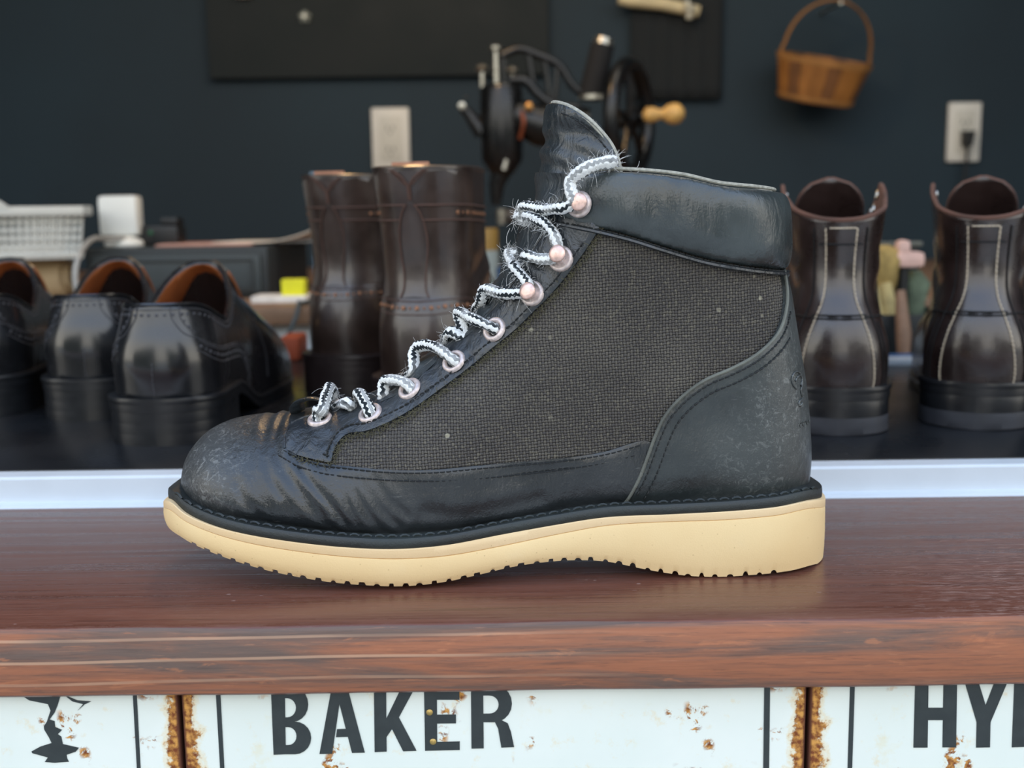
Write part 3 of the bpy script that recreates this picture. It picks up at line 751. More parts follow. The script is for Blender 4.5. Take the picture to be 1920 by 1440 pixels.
    for s in (-1, 1):
        xx = np.arange(x0 + .012, x1 - .008, .0052); 
        for x in xx:
            a = np.array([x, s * (hs(x) - .0042), zw(x)]); b = np.array([x + .0036, s * (hs(x + .0036) - .0042), zw(x + .0036)])
            wm.tube([a, (a * 2 + b) / 3 + [0, 0, .0006], (a + 2 * b) / 3 + [0, 0, .0006], b], .0007, 5, cap=False)
    tag(wm.build('welt_stitching', MAT['welt_leather'], root), kind='stuff')

    # eyelets and hooks, both sides
    def place(px, py, off):
        c, ok = p2s(px, py, off); V, N = sh.surf([c], off); return V[0], N[0]
    def frame(n): return Vector(n).to_track_quat('Z', 'Y').to_matrix().to_4x4()
    ring = [(.0031, 0), (.0036, .0009), (.0045, .0012), (.0053, .0006), (.0056, -.0004), (.0031, -.0006)]
    eyes = [(600, 795, 1), (697, 783, 1), (772, 736, 1), (855, 684, 1), (932, 622, 1)]
    for px, py, k in eyes:
        V, N = place(px, py, .0024)
        for s in (1, -1):
            v = V * [1, s, 1]; n = N * [1, s, 1]
            mb = MB(); M = frame(n); seg = 20; mb.lathe(ring + ring[:1], v, M, seg, cap=False); e = mb.build('eyelet', MAT['eyelet_metal'], stay, sharp=1.2)
            mb = MB(); mb.lathe([(0.0, 0), (.0034, 0)], v - n * .0004, M, seg, cap=False); mb.build('eyelet_hole', MAT['eyelet_dark'], stay)
    hooks = [((1003, 553), (988, 545)), ((1056, 487), (1044, 475)), ((1096, 385), (1084, 378))]
    hk = []
    for i, ((bx, by), (kx, ky)) in enumerate(hooks):
        off = .0024 if i < 2 else .0046
        V, N = place(bx, by, off)
        d = ray(kx, ky); y = Ym + V[1] - .0075; K = Py(kx, ky, y); K = np.array([K[0] - hx, K[1] - Ym, K[2]])
        hk.append((V, N, K))
        for s in (1, -1):
            v = V * [1, s, 1]; n = N * [1, s, 1]; kn = K * [1, s, 1]; ax = kn - (v); ax = n * .8 + ax / np.linalg.norm(ax) * .2; ax /= np.linalg.norm(ax)
            mb = MB(); mb.lathe([(.0, .0010), (.0040, .0010), (.0046, .0013), (.0054, .0006), (.0056, -.0006)], v, frame(n), 20, cap=False)
            mb.tube([v, v + n * .002 + (kn - v) * .25, kn - n * .001], [.0028, .0024, .0022], 8)
            h = mb.build('lace_hook', MAT['eyelet_metal'], stay, sharp=1.2)
            mb = MB(); mb.lathe([(.0001, .0009), (.0020, .0008), (.0032, .0004), (.0037, -.0002), (.0034, -.0009), (.001, -.0012)], kn, frame(n), 20, cap=False)
            mb.build('hook_knob', MAT['hook_copper'], h, sharp=1.4)

    # laces
    def LP(px, py, off=.0045):
        if isinstance(off, str): y = Ym + float(off); P = Py(px, py, y); return np.array([P[0] - hx, P[1] - Ym, P[2]])
        c, ok = p2s(px, py, off)
        if ok: return sh.surf([c], off)[0][0]
        P = Py(px, py, Ym - .008); return np.array([P[0] - hx, P[1] - Ym, P[2]])
    laces = [
        [(600, 799, .0008), (599, 788, .004), (604, 770, '-.022'), (611, 748, '-.014'), (617, 731, '-.006'), (622, 729, '.004'), (626, 745, '.014')],
        [(701, 788, .0006), (696, 778, .0045), (683, 765, .0065), (668, 757, .007), (652, 756, '-.016'), (638, 760, '-.006'), (628, 768, '.008')],
        [(780, 738, .0006), (770, 733, .0048), (750, 733, .006), (733, 738, .006), (720, 745, '-.014'), (708, 752, '-.004'), (702, 762, '.010')],
        [(864, 686, .0006), (852, 683, .0048), (832, 673, .006), (810, 672, .0065), (793, 680, .0065), (776, 694, '-.012'), (766, 706, '-.002'), (764, 715, '.010')],
        [(938, 622, .0006), (925, 620, .005), (903, 614, .0065), (880, 608, .0065), (860, 610, .006), (846, 622, '-.011'), (838, 638, '-.003'), (838, 652, '.010')],
        [(900, 590, '.008'), (896, 578, '-.002'), (905, 563, '-.010'), (930, 557, .006), (955, 560, .0055), (980, 560, .006), (1000, 555, .0062), (1005, 545, .006), (997, 530, .006), (985, 514, .006), (970, 500, '-.016'), (958, 487, '-.009'), (957, 476, '-.002'), (967, 472, '.004')],
        [(966, 480, '.004'), (972, 474, '-.006'), (988, 480, '-.013'), (1010, 489, .006), (1030, 493, .006), (1050, 490, .0062), (1060, 476, .0064), (1058, 456, .0064), (1049, 438, .0064), (1035, 425, .0064), (1015, 418, .0066), (995, 416, '-.013'), (980, 413, '-.008'), (974, 405, '-.002'), (980, 400, '.004')],
        [(978, 414, '.002'), (974, 408, '-.006'), (985, 402, '-.012'), (1010, 399, .0068), (1040, 400, .0062), (1070, 398, .0088), (1092, 392, .0098), (1100, 378, .0100), (1097, 360, .0102), (1097, 342, .0100), (1105, 324, .0095), (1118, 314, .0065), (1131, 312, .003), (1142, 318, -.003), (1146, 330, -.006)],
    ]
    lm = MB(); fz = MB()
    pts3 = []
    for Ls in laces:
        C = catmull(np.array([LP(a, b, (c if not isinstance(c, str) else c)) for a, b, c in Ls]), .0006); n = len(C)
        r = .0030 * (1 + .06 * np.sin(np.arange(n) * .31 + rng.rand() * 6) + .05 * rng.randn(n)); r[:3] *= .8; r[-3:] *= .8
        lm2 = MB(); lm2.tube(C, r, 12, flat=.78); o_ = lm2.build('lace', MAT['lace'], root, uv=True, sharp=3)
        up = sstep(700, 560, Ls[0][1]) * .8 + .25
        T = np.gradient(C, axis=0); T /= np.linalg.norm(T, axis=1)[:, None]
        for i in range(n):
            for _ in range(4 if rng.rand() < up else 1):
                if rng.rand() > up * (.35 + .65 * (abs(i / n - .0) > .55)): continue
                v = rng.randn(3); v -= T[i] * (v @ T[i]); v /= np.linalg.norm(v); v += rng.randn(3) * .25
                l = .0010 + .0030 * rng.rand() ** 3; p = C[i] + v * .0022; cu = rng.randn(3) * .8
                fz.tube([p, p + v * l * .4, p + v * l * .75 + cu * l * .25, p + v * l + cu * l * .6], [.00008, .00007, .00006, .00004], 3, cap=False)
    for q in ([(1158, 324), (1172, 318), (1184, 321), (1196, 312), (1199, 302)], [(1160, 327), (1178, 326), (1194, 324), (1206, 314)], [(961, 478), (952, 462), (950, 444), (956, 428)], [(975, 404), (968, 388), (972, 374)]):
        c = catmull(np.array([LP(a, b, '-.004') for a, b in q]), .001); fz.tube(c, .00012, 4, cap=False)
    tag(fz.build('lace_fuzz', MAT['lace_fuzz'], root, sharp=3), kind='stuff')
    # frayed canvas along the lace stay
    cz = MB(); V, N = sh.surf(shifted(eb, -sgn * .0012), .0010)
    for i in range(len(V)):
        for _ in range(5):
            v = N[i] * .4 + rng.randn(3) * .8; v /= np.linalg.norm(v); p = V[i] + rng.randn(3) * .0007; l = .0011 + .0012 * rng.rand()
            cz.tube([p, p + v * l * .5 + rng.randn(3) * .0002, p + v * l], [.00013, .00012, .00008], 3, cap=False)
    tag(cz.build('canvas_fray', MAT['canvas_fuzz'], root, sharp=3), kind='stuff')
    # leather keeper loop at the foot of the lacing
    kp = MB(); K = [LP(620, 765, '-.012'), LP(606, 752, '-.014'), LP(585, 747, '-.014'), LP(566, 751, '-.013'), LP(556, 760, '-.010'), LP(560, 771, '-.004')]
    kp.tube(catmull(np.array(K), .001), .0036, 8, flat=.25, ref=(0, -.2, 1)); kp.build('keeper_loop', MAT['boot_tongue'], root)
    # embossed oval and letters low on the heel
    eb2 = MB()
    def boss(pts, r=.0005):
        q = Q(pts, .0022); q = catmull(q, .0006) if len(q) > 2 else lin(q, .0006); V = sh.surf(q, .0022)[0]
        eb2.tube(V, r, 5, cap=False)
    e0 = [(1460 + a / 7.2, 660 + b / 7.2) for a, b in [(225, 510), (185, 460), (165, 390), (180, 320), (215, 280), (255, 290), (285, 340), (298, 400), (295, 470), (280, 520), (290, 580), (300, 605)]]
    boss(np.array(e0) - [4, 0]); boss(np.array([(1460 + a / 7.2, 660 + b / 7.2) for a, b in [(180, 405), (210, 350), (240, 330), (265, 370), (262, 430), (250, 470)]]))
    boss(np.array([(1460 + a / 7.2, 660 + b / 7.2) for a, b in [(270, 640), (235, 680), (225, 720), (250, 735), (270, 700)]]))
    for stv in ([(305, 970), (325, 1030)], [(305, 972), (322, 962), (332, 985), (312, 1000)], [(350, 960), (362, 945), (375, 965), (378, 1000), (362, 1008), (350, 985), (350, 960)], [(392, 950), (405, 990)], [(392, 950), (405, 945), (410, 962), (398, 972), (418, 985)], [(424, 935), (432, 970)], [(424, 935), (438, 930)]):
        boss(np.array([(1450 + a / 7.2, 660 + b / 7.2) for a, b in stv]), .00024)
    eb2.build('embossed_mark', MAT['boot_counter'], counter, sharp=3)
    return root
boot = build_boot()
# ------------------------------------------------------------------ setting
def slab(name, c, d, mat, kind='structure', bev=0.0):
    o = MB().box(c, d, bev=bev).build(name, mat, smooth=False); return tag(o, kind=kind)
YW = 2.15
slab('wall_back', (0, YW + .05, .2), (4.6, .1, 2.6), MAT['navy'])
slab('wall_left', (-1.75, 1.42, .2), (.1, 1.56, 2.6), MAT['navy'])
slab('wall_right', (1.75, 1.42, .2), (.1, 1.56, 2.6), MAT['navy'])
simple('ceiling_paint', srgb(150, 150, 146), .9, nscale=10); simple('floor_concrete', srgb(96, 94, 90), .8, nscale=8); simple('pavement', srgb(186, 184, 176), .9, nscale=6, nvar=.2)
slab('ceiling', (0, 1.40, 1.50), (3.6, 1.62, .1), MAT['ceiling_paint'])
slab('floor', (0, 1.38, -.95), (3.6, 1.64, .1), MAT['floor_concrete'])
slab('floor_pavement', (0, -19.5, -.95), (30, 40.1, .1), MAT['pavement'])
simple('street_wall', srgb(92, 98, 86), .9, nscale=3, nvar=.3)
for k_, x_ in enumerate((-5.6, 5.6)): slab('wall_street_' + ('left', 'right')[k_], (x_, -5.2, .25), (8.8, .4, 2.3), MAT['street_wall'])
slab('wall_front', (0, .52, -.48), (4.6, .17, .84), MAT['navy'])
# window rail of white metal between ledge and table
rl = MB(); yz = [(.589, -.05), (.589, -.0035), (.5905, -.0022), (.596, -.0015), (.597, .0112), (.5985, .0125), (.612, .0125), (.612, -.05)]
n_ = len(yz); V = [(-1.6, a, b) for a, b in yz] + [(1.6, a, b) for a, b in yz]
F = [(i, (i + 1) % n_, n_ + (i + 1) % n_, n_ + i) for i in range(n_)] + [tuple(range(n_)), tuple(range(n_, 2 * n_))[::-1]]
rl.add(V, F); tag(rl.build('trim_1', MAT['rail_white'], sharp=.4), kind='structure')

# ------------------------------------------------------------------ the ledge
YF, YB, TH = .399, .578, .0278
def build_ledge():
    n = 90; xs = np.linspace(-.75, .75, n); r = .0022
    prof = [(YB, -TH), (YB, -r), (YB - r, 0)] + [(YF + .02, 0), (YF + r * 1.3, 0), (YF + r * .5, -r * .25), (YF, -r)] + [(YF, -TH * .5), (YF, -TH + .0012), (YF + .0012, -TH)]
    V = []; F = []; k = len(prof)
    for i, x in enumerate(xs):
        wob = .0006 * math.sin(x * 31 + 1) + .0004 * math.sin(x * 77)
        tilt = .004 * (x / .3)
        for j, (y, z) in enumerate(prof):
            f = 1 if j in (4, 5, 6, 7, 8, 9) else 0
            V.append((x, y + f * (tilt * -.0 + wob * .6), z + (wob * .5 if j in (5, 6) else 0)))
    for i in range(n - 1):
        for j in range(k):
            l = (j + 1) % k; F.append((i * k + j, i * k + l, (i + 1) * k + l, (i + 1) * k + j))
    F += [tuple(range(k))[::-1], tuple((n - 1) * k + j for j in range(k))]
    o = mesh('wooden_ledge', V, F, MAT['ledge_top']); o.data.materials.append(MAT['ledge_front'])
    bm = bmesh.new(); bm.from_mesh(o.data); bmesh.ops.recalc_face_normals(bm, faces=bm.faces[:])
    for f in bm.faces:
        if f.normal.y < -.80: f.material_index = 1
    for e in bm.edges:
        if len(e.link_faces) == 2 and e.calc_face_angle(0) > .9: e.smooth = False
    bm.to_mesh(o.data); bm.free()
    tag(o, 'long dark red-brown varnished timber ledge with a worn front edge', 'ledge')
build_ledge()

# ------------------------------------------------------------------ tin signs under the ledge
YS = .4055
def build_signs():
    seam = [Py(340, 1370, YS)[0], Py(1514, 1370, YS)[0]]
    zc = -.082; hz = .053; g = .0007
    spans = [(seam[0] - .246, seam[0] - g), (seam[0] + g, seam[1] - g), (seam[1] + g, seam[1] + .246)]
    labs = ['white enamelled tin sign with black ornamental figure, left of the BAKER sign', 'white rusted tin sign lettered BAKER in black under the ledge', 'white tin sign lettered HY in black, right of the BAKER sign']
    out = []
    for i, (a, b) in enumerate(spans):
        cx = (a + b) / 2; hw = (b - a) / 2
        m = sign_mat('sign_enamel_%d' % i, hw, .010)
        root = empty('tin_sign', (cx, YS, zc), 0, labs[i], 'sign', 'tin signs under the ledge')
        mb = MB(); mb.box((0, .005, 0), (2 * hw, .010, 2 * hz), bev=.0011); mb.build('plate', m, root, sharp=.9)
        out.append((root, cx))
    def tfs(cx):
        def tf(px, py, d):
            P = Py(px, py, YS - .0001); return (P[0] - cx, -.00005 - d, P[2] - zc)
        return tf
    def shape(k, name, polys, lab=None):
        root, cx = out[k]; mb = MB()
        mb.prism(polys, .00022, tfs(cx))
        o = mb.build(name, MAT['sign_black'], root, smooth=False)
        if lab: o['label'] = lab
        return o
    def arc(cx, cy, rx, ry, a0, a1, n=10): return [(cx + rx * math.cos(math.radians(a0 + (a1 - a0) * i / n)), cy + ry * math.sin(math.radians(a0 + (a1 - a0) * i / n))) for i in range(n + 1)]
    def bowl(x0, x1, xi, yt, yb, yti, ybi):
        ro, ri = (yb - yt) / 2, (ybi - yti) / 2; rx = min(ro, (x1 - x0) * .62)
        outer = [(x0, yt)] + arc(x1 - rx, (yt + yb) / 2, rx, ro, -90, 90) + [(x0, yb)]
        rxi = min(ri, (xi - x0) * .7)
        inner = [(x0, ybi)] + arc(xi - rxi, (yti + ybi) / 2, rxi, ri, 90, -90) + [(x0, yti)]
        return outer + inner
    # B A K E R
    shape(1, 'letter', [[(508, 1289), (534, 1288), (536, 1414), (513, 1415)], bowl(532, 578, 555, 1288.5, 1353, 1309, 1345), bowl(534, 583.5, 556, 1353, 1414, 1363, 1397)])
    shape(1, 'letter', [[(622, 1288), (651, 1287), (684, 1411), (660, 1411.5), (636.5, 1320), (623, 1413), (599, 1413.5)], [(632, 1367), (662, 1366), (665, 1381), (630, 1382)]])
    shape(1, 'letter', [[(701, 1287), (724, 1286), (725, 1409), (702.5, 1410)], [(722, 1352), (754, 1286), (780, 1286), (748, 1345), (781, 1407.5), (756, 1408.5), (735, 1367), (722, 1386)]])
    shape(1, 'letter', [[(795, 1285), (819, 1285), (820, 1407), (797, 1407.5)], [(818, 1285), (861, 1284), (861.5, 1312), (818, 1312)], [(818, 1340), (855, 1339.5), (855, 1356), (818, 1356.5)], [(818, 1391), (862, 1390), (862, 1406), (818, 1407)]])
    shape(1, 'letter', [[(883, 1284), (906, 1284), (907, 1403), (884, 1403.5)], bowl(905, 960, 935, 1284, 1354, 1304, 1338), [(916, 1353), (938, 1349), (952, 1356), (958, 1372), (964, 1400.5), (940, 1401.5), (934, 1366), (928, 1354)]])
    # H Y (D)
    shape(2, 'letter', [[(1716, 1272), (1741, 1272), (1739, 1401.5), (1712.5, 1401.5)], [(1769, 1272), (1794.5, 1272), (1792.5, 1401), (1767, 1401)], [(1739, 1327), (1769, 1327), (1769, 1350), (1739, 1350)]])
    shape(2, 'letter', [[(1806, 1270), (1832, 1270), (1848, 1322), (1868, 1270), (1893, 1269), (1857, 1354), (1856, 1401), (1830, 1401.5), (1831, 1354)]])
    shape(2, 'letter', [[(1902, 1268), (1928, 1268), (1926, 1400), (1897, 1401)], bowl(1926, 1982, 1956, 1268, 1400, 1289, 1379)])
    # ornamental figure on the left sign (lower half shows)
    z8 = lambda q: [(a / 2, 1120 + b / 2) for a, b in q]
    shape(0, 'emblem', [z8([(70, 360), (230, 360), (216, 405), (205, 432), (186, 458), (205, 464), (207, 486), (233, 497), (217, 513), (230, 522), (236, 550), (296, 564), (285, 578), (250, 590), (252, 603), (258, 616), (206, 620), (168, 617), (180, 600), (122, 584), (118, 578), (150, 560), (194, 546), (184, 525), (166, 495), (165, 482), (176, 466), (190, 424), (180, 400), (110, 386)]),
                        z8([(240, 365), (290, 386), (342, 390), (318, 401), (292, 424), (312, 400), (272, 390)])])
    for k, q in ((0, [(249, 1300), (256.5, 1300), (264, 1445), (257, 1445)]), (1, [(404.5, 1296), (413, 1296), (421, 1445), (413, 1445)]), (1, [(1433, 1280), (1444, 1280), (1442, 1445), (1431, 1445)]), (2, [(1594, 1276), (1603, 1276), (1597.5, 1445), (1589, 1445)])):
        shape(k, 'border_line', [q])
    simple('brass_screw', srgb(190, 160, 96), .4, .8, nscale=400)
    root, cx = out[1]
    for px, py in ((805.5, 1335), (812, 1390)):
        P = Py(px, py, YS); mb = MB(); M = Matrix.Rotation(pi / 2, 4, 'X')
        mb.lathe([(.0013, -.0004), (.0013, .0004), (.0009, .0008), (.0001, .0009)], (P[0] - cx, 0, P[2] - zc), M, 14); mb.build('screw', MAT['brass_screw'], root)
build_signs()

# ------------------------------------------------------------------ black table behind the window
TZ = .0128
def build_table():
    root = empty('work_table', (0, .88, TZ), 0, 'black laminate table behind the window carrying the shoes and boots', 'table')
    MB().box((0, 0, -.014), (2.9, .53, .028), bev=.0015).build('tabletop', MAT['laminate'], root)
    simple('table_leg', srgb(30, 30, 32), .5)
    for x in (-1.38, 1.38):
        for y in (-.22, .22): MB().box((x, y, -.028 - .4427), (.04, .04, .886), bev=.002).build('leg', MAT['table_leg'], root)
build_table()

# ------------------------------------------------------------------ shoes and boots inside
leather('black_calf', (.010, .0105, .012, 1), .24, 500, .05, tone=.2, coat=.3)
leather('dark_brown_calf', (.022, .013, .0115, 1), .30, 500, .10, .12, (.12, .08, .06, 1), wrinkle=.15, tone=.35, coat=.4)
leather('wingtip_brown', (.034, .020, .015, 1), .36, 500, .12, .10, (.12, .08, .06, 1), wrinkle=.15, tone=.35, coat=.5)
leather('tan_lining', srgb(148, 84, 40), .55, 500, .1, tone=.25)
leather('suede_lining', srgb(92, 62, 50), .9, 500, .4, tone=.35)
simple('black_sole', (.010, .011, .013, 1), .32, nscale=80, bump=.05); simple('grey_rubber', srgb(44, 46, 52), .6, nscale=120, bump=.15)
simple('brown_sole', srgb(36, 27, 26), .4, nscale=80, bump=.05)
simple('pale_thread', srgb(186, 172, 150), .8, nscale=300, bump=0); simple('dark_thread', srgb(70, 70, 74), .7, nscale=300, bump=0); simple('brown_thread', srgb(84, 60, 50), .8, nscale=300, bump=0)
simple('punch_hole', srgb(150, 104, 74), .8, nscale=200, bump=0); simple('punch_dark', srgb(8, 8, 9), .8, nscale=200, bump=0)
simple('silver', srgb(190, 190, 186), .25, 1.0, nscale=200)

def footplan(Ln, ball, heel, waist):
    u = np.array([0, .12, .3, .45, .6, .7, .8, .9, 1.0]); w = np.array([heel, heel * 1.02, (heel + waist) / 2, waist, (waist + ball) / 2 + .003, ball, ball * .97, ball * .86, ball * .72])
    ux = np.linspace(0, 1, 200); wt = np.convolve(np.pad(np.interp(ux, u, w), 8, 'edge'), np.ones(17) / 17, 'valid')
    return lambda x: np.interp(np.asarray(x) / Ln, ux, wt)
def capf(d, a, p=2.0): return np.maximum(1 - np.clip(1 - np.asarray(d) / a, 0, 1) ** p, 0) ** (1 / p)
def soles(root, Ln, W, welt_z, heel_len, mats, rubber=None, over=.004, taper=.0):
    """heel block and sole with its welt; returns nothing"""
    hs = lambda x: (W(x) + over) * capf(np.asarray(x) + over, .034, 2.2) * capf(Ln + over - np.asarray(x), .085, 2.0)
    x = -over + (Ln + 2 * over) * (1 - np.cos(pi * np.linspace(0, 1, 160))) / 2
    rise = lambda x: .006 * sstep(.72 * Ln, Ln, x)
    base = lambda x: np.where(x < heel_len + .01, welt_z - .0085, np.maximum((welt_z - .0085) * (1 - sstep(heel_len, heel_len + .07, x)), 0) + .0003 + rise(x))
    sole('sole', x, lambda q: hs(q) - .0008, lambda q: base(q) + .0052, base, mats[0], root, lev=(0, .1, .5, .9, 1), bulge=(-.0001, 0, .0001, 0, -.0001))
    sole('welt', x, hs, lambda q: base(q) + .0088, lambda q: base(q) + .0050, mats[0], root, lev=(0, .2, .5, .8, 1), bulge=(-.0005, 0, .0003, 0, -.0005))
    xh = -over + (heel_len + over) * (1 - np.cos(pi * np.linspace(0, 1, 70))) / 2
    hh = lambda q: np.where(q > heel_len - .0005, hs(q), hs(q)) - .0014
    hz = welt_z - .0086
    if rubber:
        k = .52
        sole('heel', xh, hh, lambda q: 0 * q + hz, lambda q: 0 * q + hz * k, mats[0], root, lev=(0, .05, .5, .95, 1), bulge=(-.0002, 0, 0, 0, -.0004))
        sole('top_lift', xh, hh, lambda q: 0 * q + hz * k, lambda q: 0 * q + .0003, rubber, root, lev=(0, .06, .5, .95, 1), bulge=(-.0008, .0004, .0002, 0, -.0003))
    else:
        for i in range(3):
            sole('heel_lift', xh, hh, lambda q: 0 * q + hz * (i + 1) / 3, lambda q: 0 * q + hz * i / 3, mats[1], root, lev=(0, .04, .5, .96, 1), bulge=(-.00005, 0, 0, 0, -.00005))
    return hs, base

def line(mb, V, N, r=.0006): mb.tube(V + N * r * .2, r, 5, cap=False)
def pathV(shl, xz, side, off=.0003, step=.002):
    c = catmull(np.array(xz), step) if len(xz) > 2 else lin(xz, step); return shl.surf(c, off, side)
def around(shl, prof, off=.0003, n=26):
    """path round the back from far to near side: prof = [(x, z)...] from the back centre forward"""
    c = catmull(np.array(prof), .0018); CB = shl.C[-1]; k = np.argsort(CB[:, 1])
    c0 = np.array([np.interp(c[0][1], CB[k, 1], CB[k, 0]), c[0][1]])
    if c[0][0] > c0[0] + 1e-5: c = np.vstack([c0 + (c[0] - c0) * (t * t) for t in np.linspace(0, 1, 12)[:-1]] + [c])
    A, NA = shl.surf(c, off, -1); B, NB = shl.surf(c, off, 1)
    return np.vstack([A[::-1], B[1:]]), np.vstack([NA[::-1], NB[1:]])
def holes(mb, V, N, pitch, r, small=None):
    L = np.concatenate([[0], np.cumsum(np.linalg.norm(np.diff(V, axis=0), axis=1))]); s = pitch / 2; k = 0
    while s < L[-1]:
        p = np.array([np.interp(s, L, V[:, i]) for i in range(3)]); n = np.array([np.interp(s, L, N[:, i]) for i in range(3)]); n /= np.linalg.norm(n)
        M = Vector(n).to_track_quat('Z', 'Y').to_matrix().to_4x4(); rr = r if (k % 2 == 0 or small is None) else small
        mb.lathe([(.00001, .00035), (rr * .9, .0004), (rr, 0)], p, M, 8, cap=False); s += pitch; k += 1

def make_brogue():
    Ln = .285; root = empty('brogue_shoe', (0, 0, 0))
    W = footplan(Ln, .043, .0335, .034)
    wz = .0285
    hs, base = soles(root, Ln, lambda x: W(x) - .001, wz, .066, (MAT['black_sole'], MAT['black_sole']), over=.0035)
    back = [(.0015, .022), (.0, .034), (-.0015, .048), (.0, .062), (.0035, .073), (.0065, .085)]
    front = [(.283, .010), (.2835, .020), (.279, .034), (.265, .046), (.24, .055), (.212, .063), (.185, .074), (.160, .087), (.140, .099), (.128, .1065)]
    CF, CB = catmull(front, .001), catmull(back, .0008)
    H = lambda P: (W(P[:, 0]) - .001) * (1 - .27 * sstep(.045, .10, P[:, 1])) 
    sh = Shell([CF, CB], (.12, .05), H, [.042, .033])
    topl = catmull([(.0065, .085), (.022, .084), (.045, .0765), (.066, .0715), (.088, .0780), (.108, .0920), (.128, .1065)], .001)
    xb = np.linspace(.283, .0015, 120); bot = np.stack([xb, np.maximum(base(xb) + .0078, .008)], 1)
    # outline: heel back up, top line forward, front down to toe, bottom home
    poly = np.vstack([CB, topl[1:-1], CF[::-1], bot])
    solid(panel(sh, 'upper', poly, 0, MAT['black_calf'], root, grid=.0032, wall=False), .0030, MAT['tan_lining'])
    # rolled top line, seams, punching
    mb = MB(); V, N = around(sh, topl, .0); mb.tube(V, .0011, 6); mb.build('top_edge', MAT['black_calf'], root)
    sm = MB()
    V, N = around(sh, topl - [0, .0030], .0002); stitch_row(sm, V, N, .0022, r=.0003)
    wing = [(.0005, .070), (.009, .067), (.020, .060), (.034, .0560), (.055, .0545), (.075, .0535), (.092, .050), (.104, .040), (.110, .028)]
    cwing = catmull(wing, .0015)
    for dz, pit in ((0, .002), (-.0016, .002), (-.0092, .002)):
        V, N = around(sh, cwing + [0, dz], .0002)
        for q in (V[:, 1] < -.0225, V[:, 1] > .0225): stitch_row(sm, V[q], N[q], pit, r=.00032)
    for s in (-1, 1):
        V, N = sh.backpts([(s * .010, .0840), (s * .0105, .078), (s * .013, .073), (s * .018, .067), (s * .024, .0635)], .0002); stitch_row(sm, catmull(V, .0012), np.repeat(N, 40, 0)[:len(catmull(V, .0012))] if False else np.array([np.interp(np.linspace(0, 1, len(catmull(V, .0012))), np.linspace(0, 1, len(N)), N[:, i]) for i in range(3)]).T, .002, r=.00032)
    for xz in ([(.118, .098), (.126, .075), (.140, .055), (.150, .035), (.152, .018)], [(.196, .067), (.190, .05), (.188, .03), (.19, .015)], [(.225, .058), (.215, .046), (.21, .03), (.215, .016)]):
        for s in (-1, 1): V, N = pathV(sh, xz, s, .0002, .0015); stitch_row(sm, V, N, .002, r=.0003)
    V, N = sh.backpts([(.0001, z) for z in np.linspace(.030, .052, 10)], .0002); stitch_row(sm, V, N, .003, r=.0003)
    tag(sm.build('stitching', MAT['dark_thread'], root, sharp=3), kind='stuff')
    hm = MB(); sm2 = MB()
    V, N = around(sh, cwing + [0, -.0054], .0001)
    for q in (V[:, 1] < -.0225, V[:, 1] > .0225): holes(hm, V[q], N[q], .0042, .0012, .0007)
    for s in (-1, 1):
        V, N = sh.backpts([(s * y, z) for y, z in catmull([(.0155, .0810), (.0165, .0765), (.020, .0705), (.0245, .0645)], .001)], .0001); holes(hm, V, N, .0045, .0012, .0007)
        V, N = sh.backpts([(s * y, z) for y, z in catmull([(.0145, .0840), (.0150, .078), (.018, .072), (.0235, .066)], .001)], .0002); stitch_row(sm2, V, N, .002, r=.00032)
    V, N = around(sh, topl - [0, .0062], .0001); holes(hm, V, N, .0048, .0010)
    tag(hm.build('punching', MAT['dark_thread'], root, sharp=3), kind='stuff')
    tag(sm2.build('back_stitching', MAT['dark_thread'], root, sharp=3), kind='stuff')
    # tongue and sock inside
    g = 14; V = []; F = []
    for i in range(g + 1):
        for j in range(g + 1):
            v = i / g; y = (j / g - .5) * 2 * (.024 - .008 * v ** 3) ; V.append((.126 + .030 * (1 - v) + .008 * (1 - (y / .026) ** 2), y, .050 + .051 * v - .35 * abs(y) * v ** 2 * .6))
    for i in range(g):
        for j in range(g): F.append((i * (g + 1) + j, i * (g + 1) + j + 1, (i + 1) * (g + 1) + j + 1, (i + 1) * (g + 1) + j))
    tg = mesh('tongue', V, F, MAT['tan_lining'], root); solid(tg, .0025, MAT['black_calf'], off=1)
    bro_scale = 1.04; root.scale = (bro_scale,) * 3
    sx_ = np.linspace(.004, .2, 50); sole('sock', sx_, lambda x: (W(x) - .004) * capf(x - .003, .03), lambda x: base(x) + .012, lambda x: base(x) + .008, MAT['tan_lining'], root)
    # laces across the throat
    lm = MB()
    for xx in (.132, .144, .156):
        P = np.array([(xx, z) for z in (0,)]); zt = np.interp(xx, CF[::-1, 0] * 1.0, CF[::-1, 1]) if CF[0, 0] < CF[-1, 0] else np.interp(xx, CF[np.argsort(CF[:, 0]), 0], CF[np.argsort(CF[:, 0]), 1])
        lm.tube([(xx - .001, -.016, zt - .006), (xx, -.008, zt + .0012), (xx, .008, zt + .0012), (xx - .001, .016, zt - .006)], .0016, 6)
    lm.build('lace', MAT['black_calf'], root)
    return root, sh

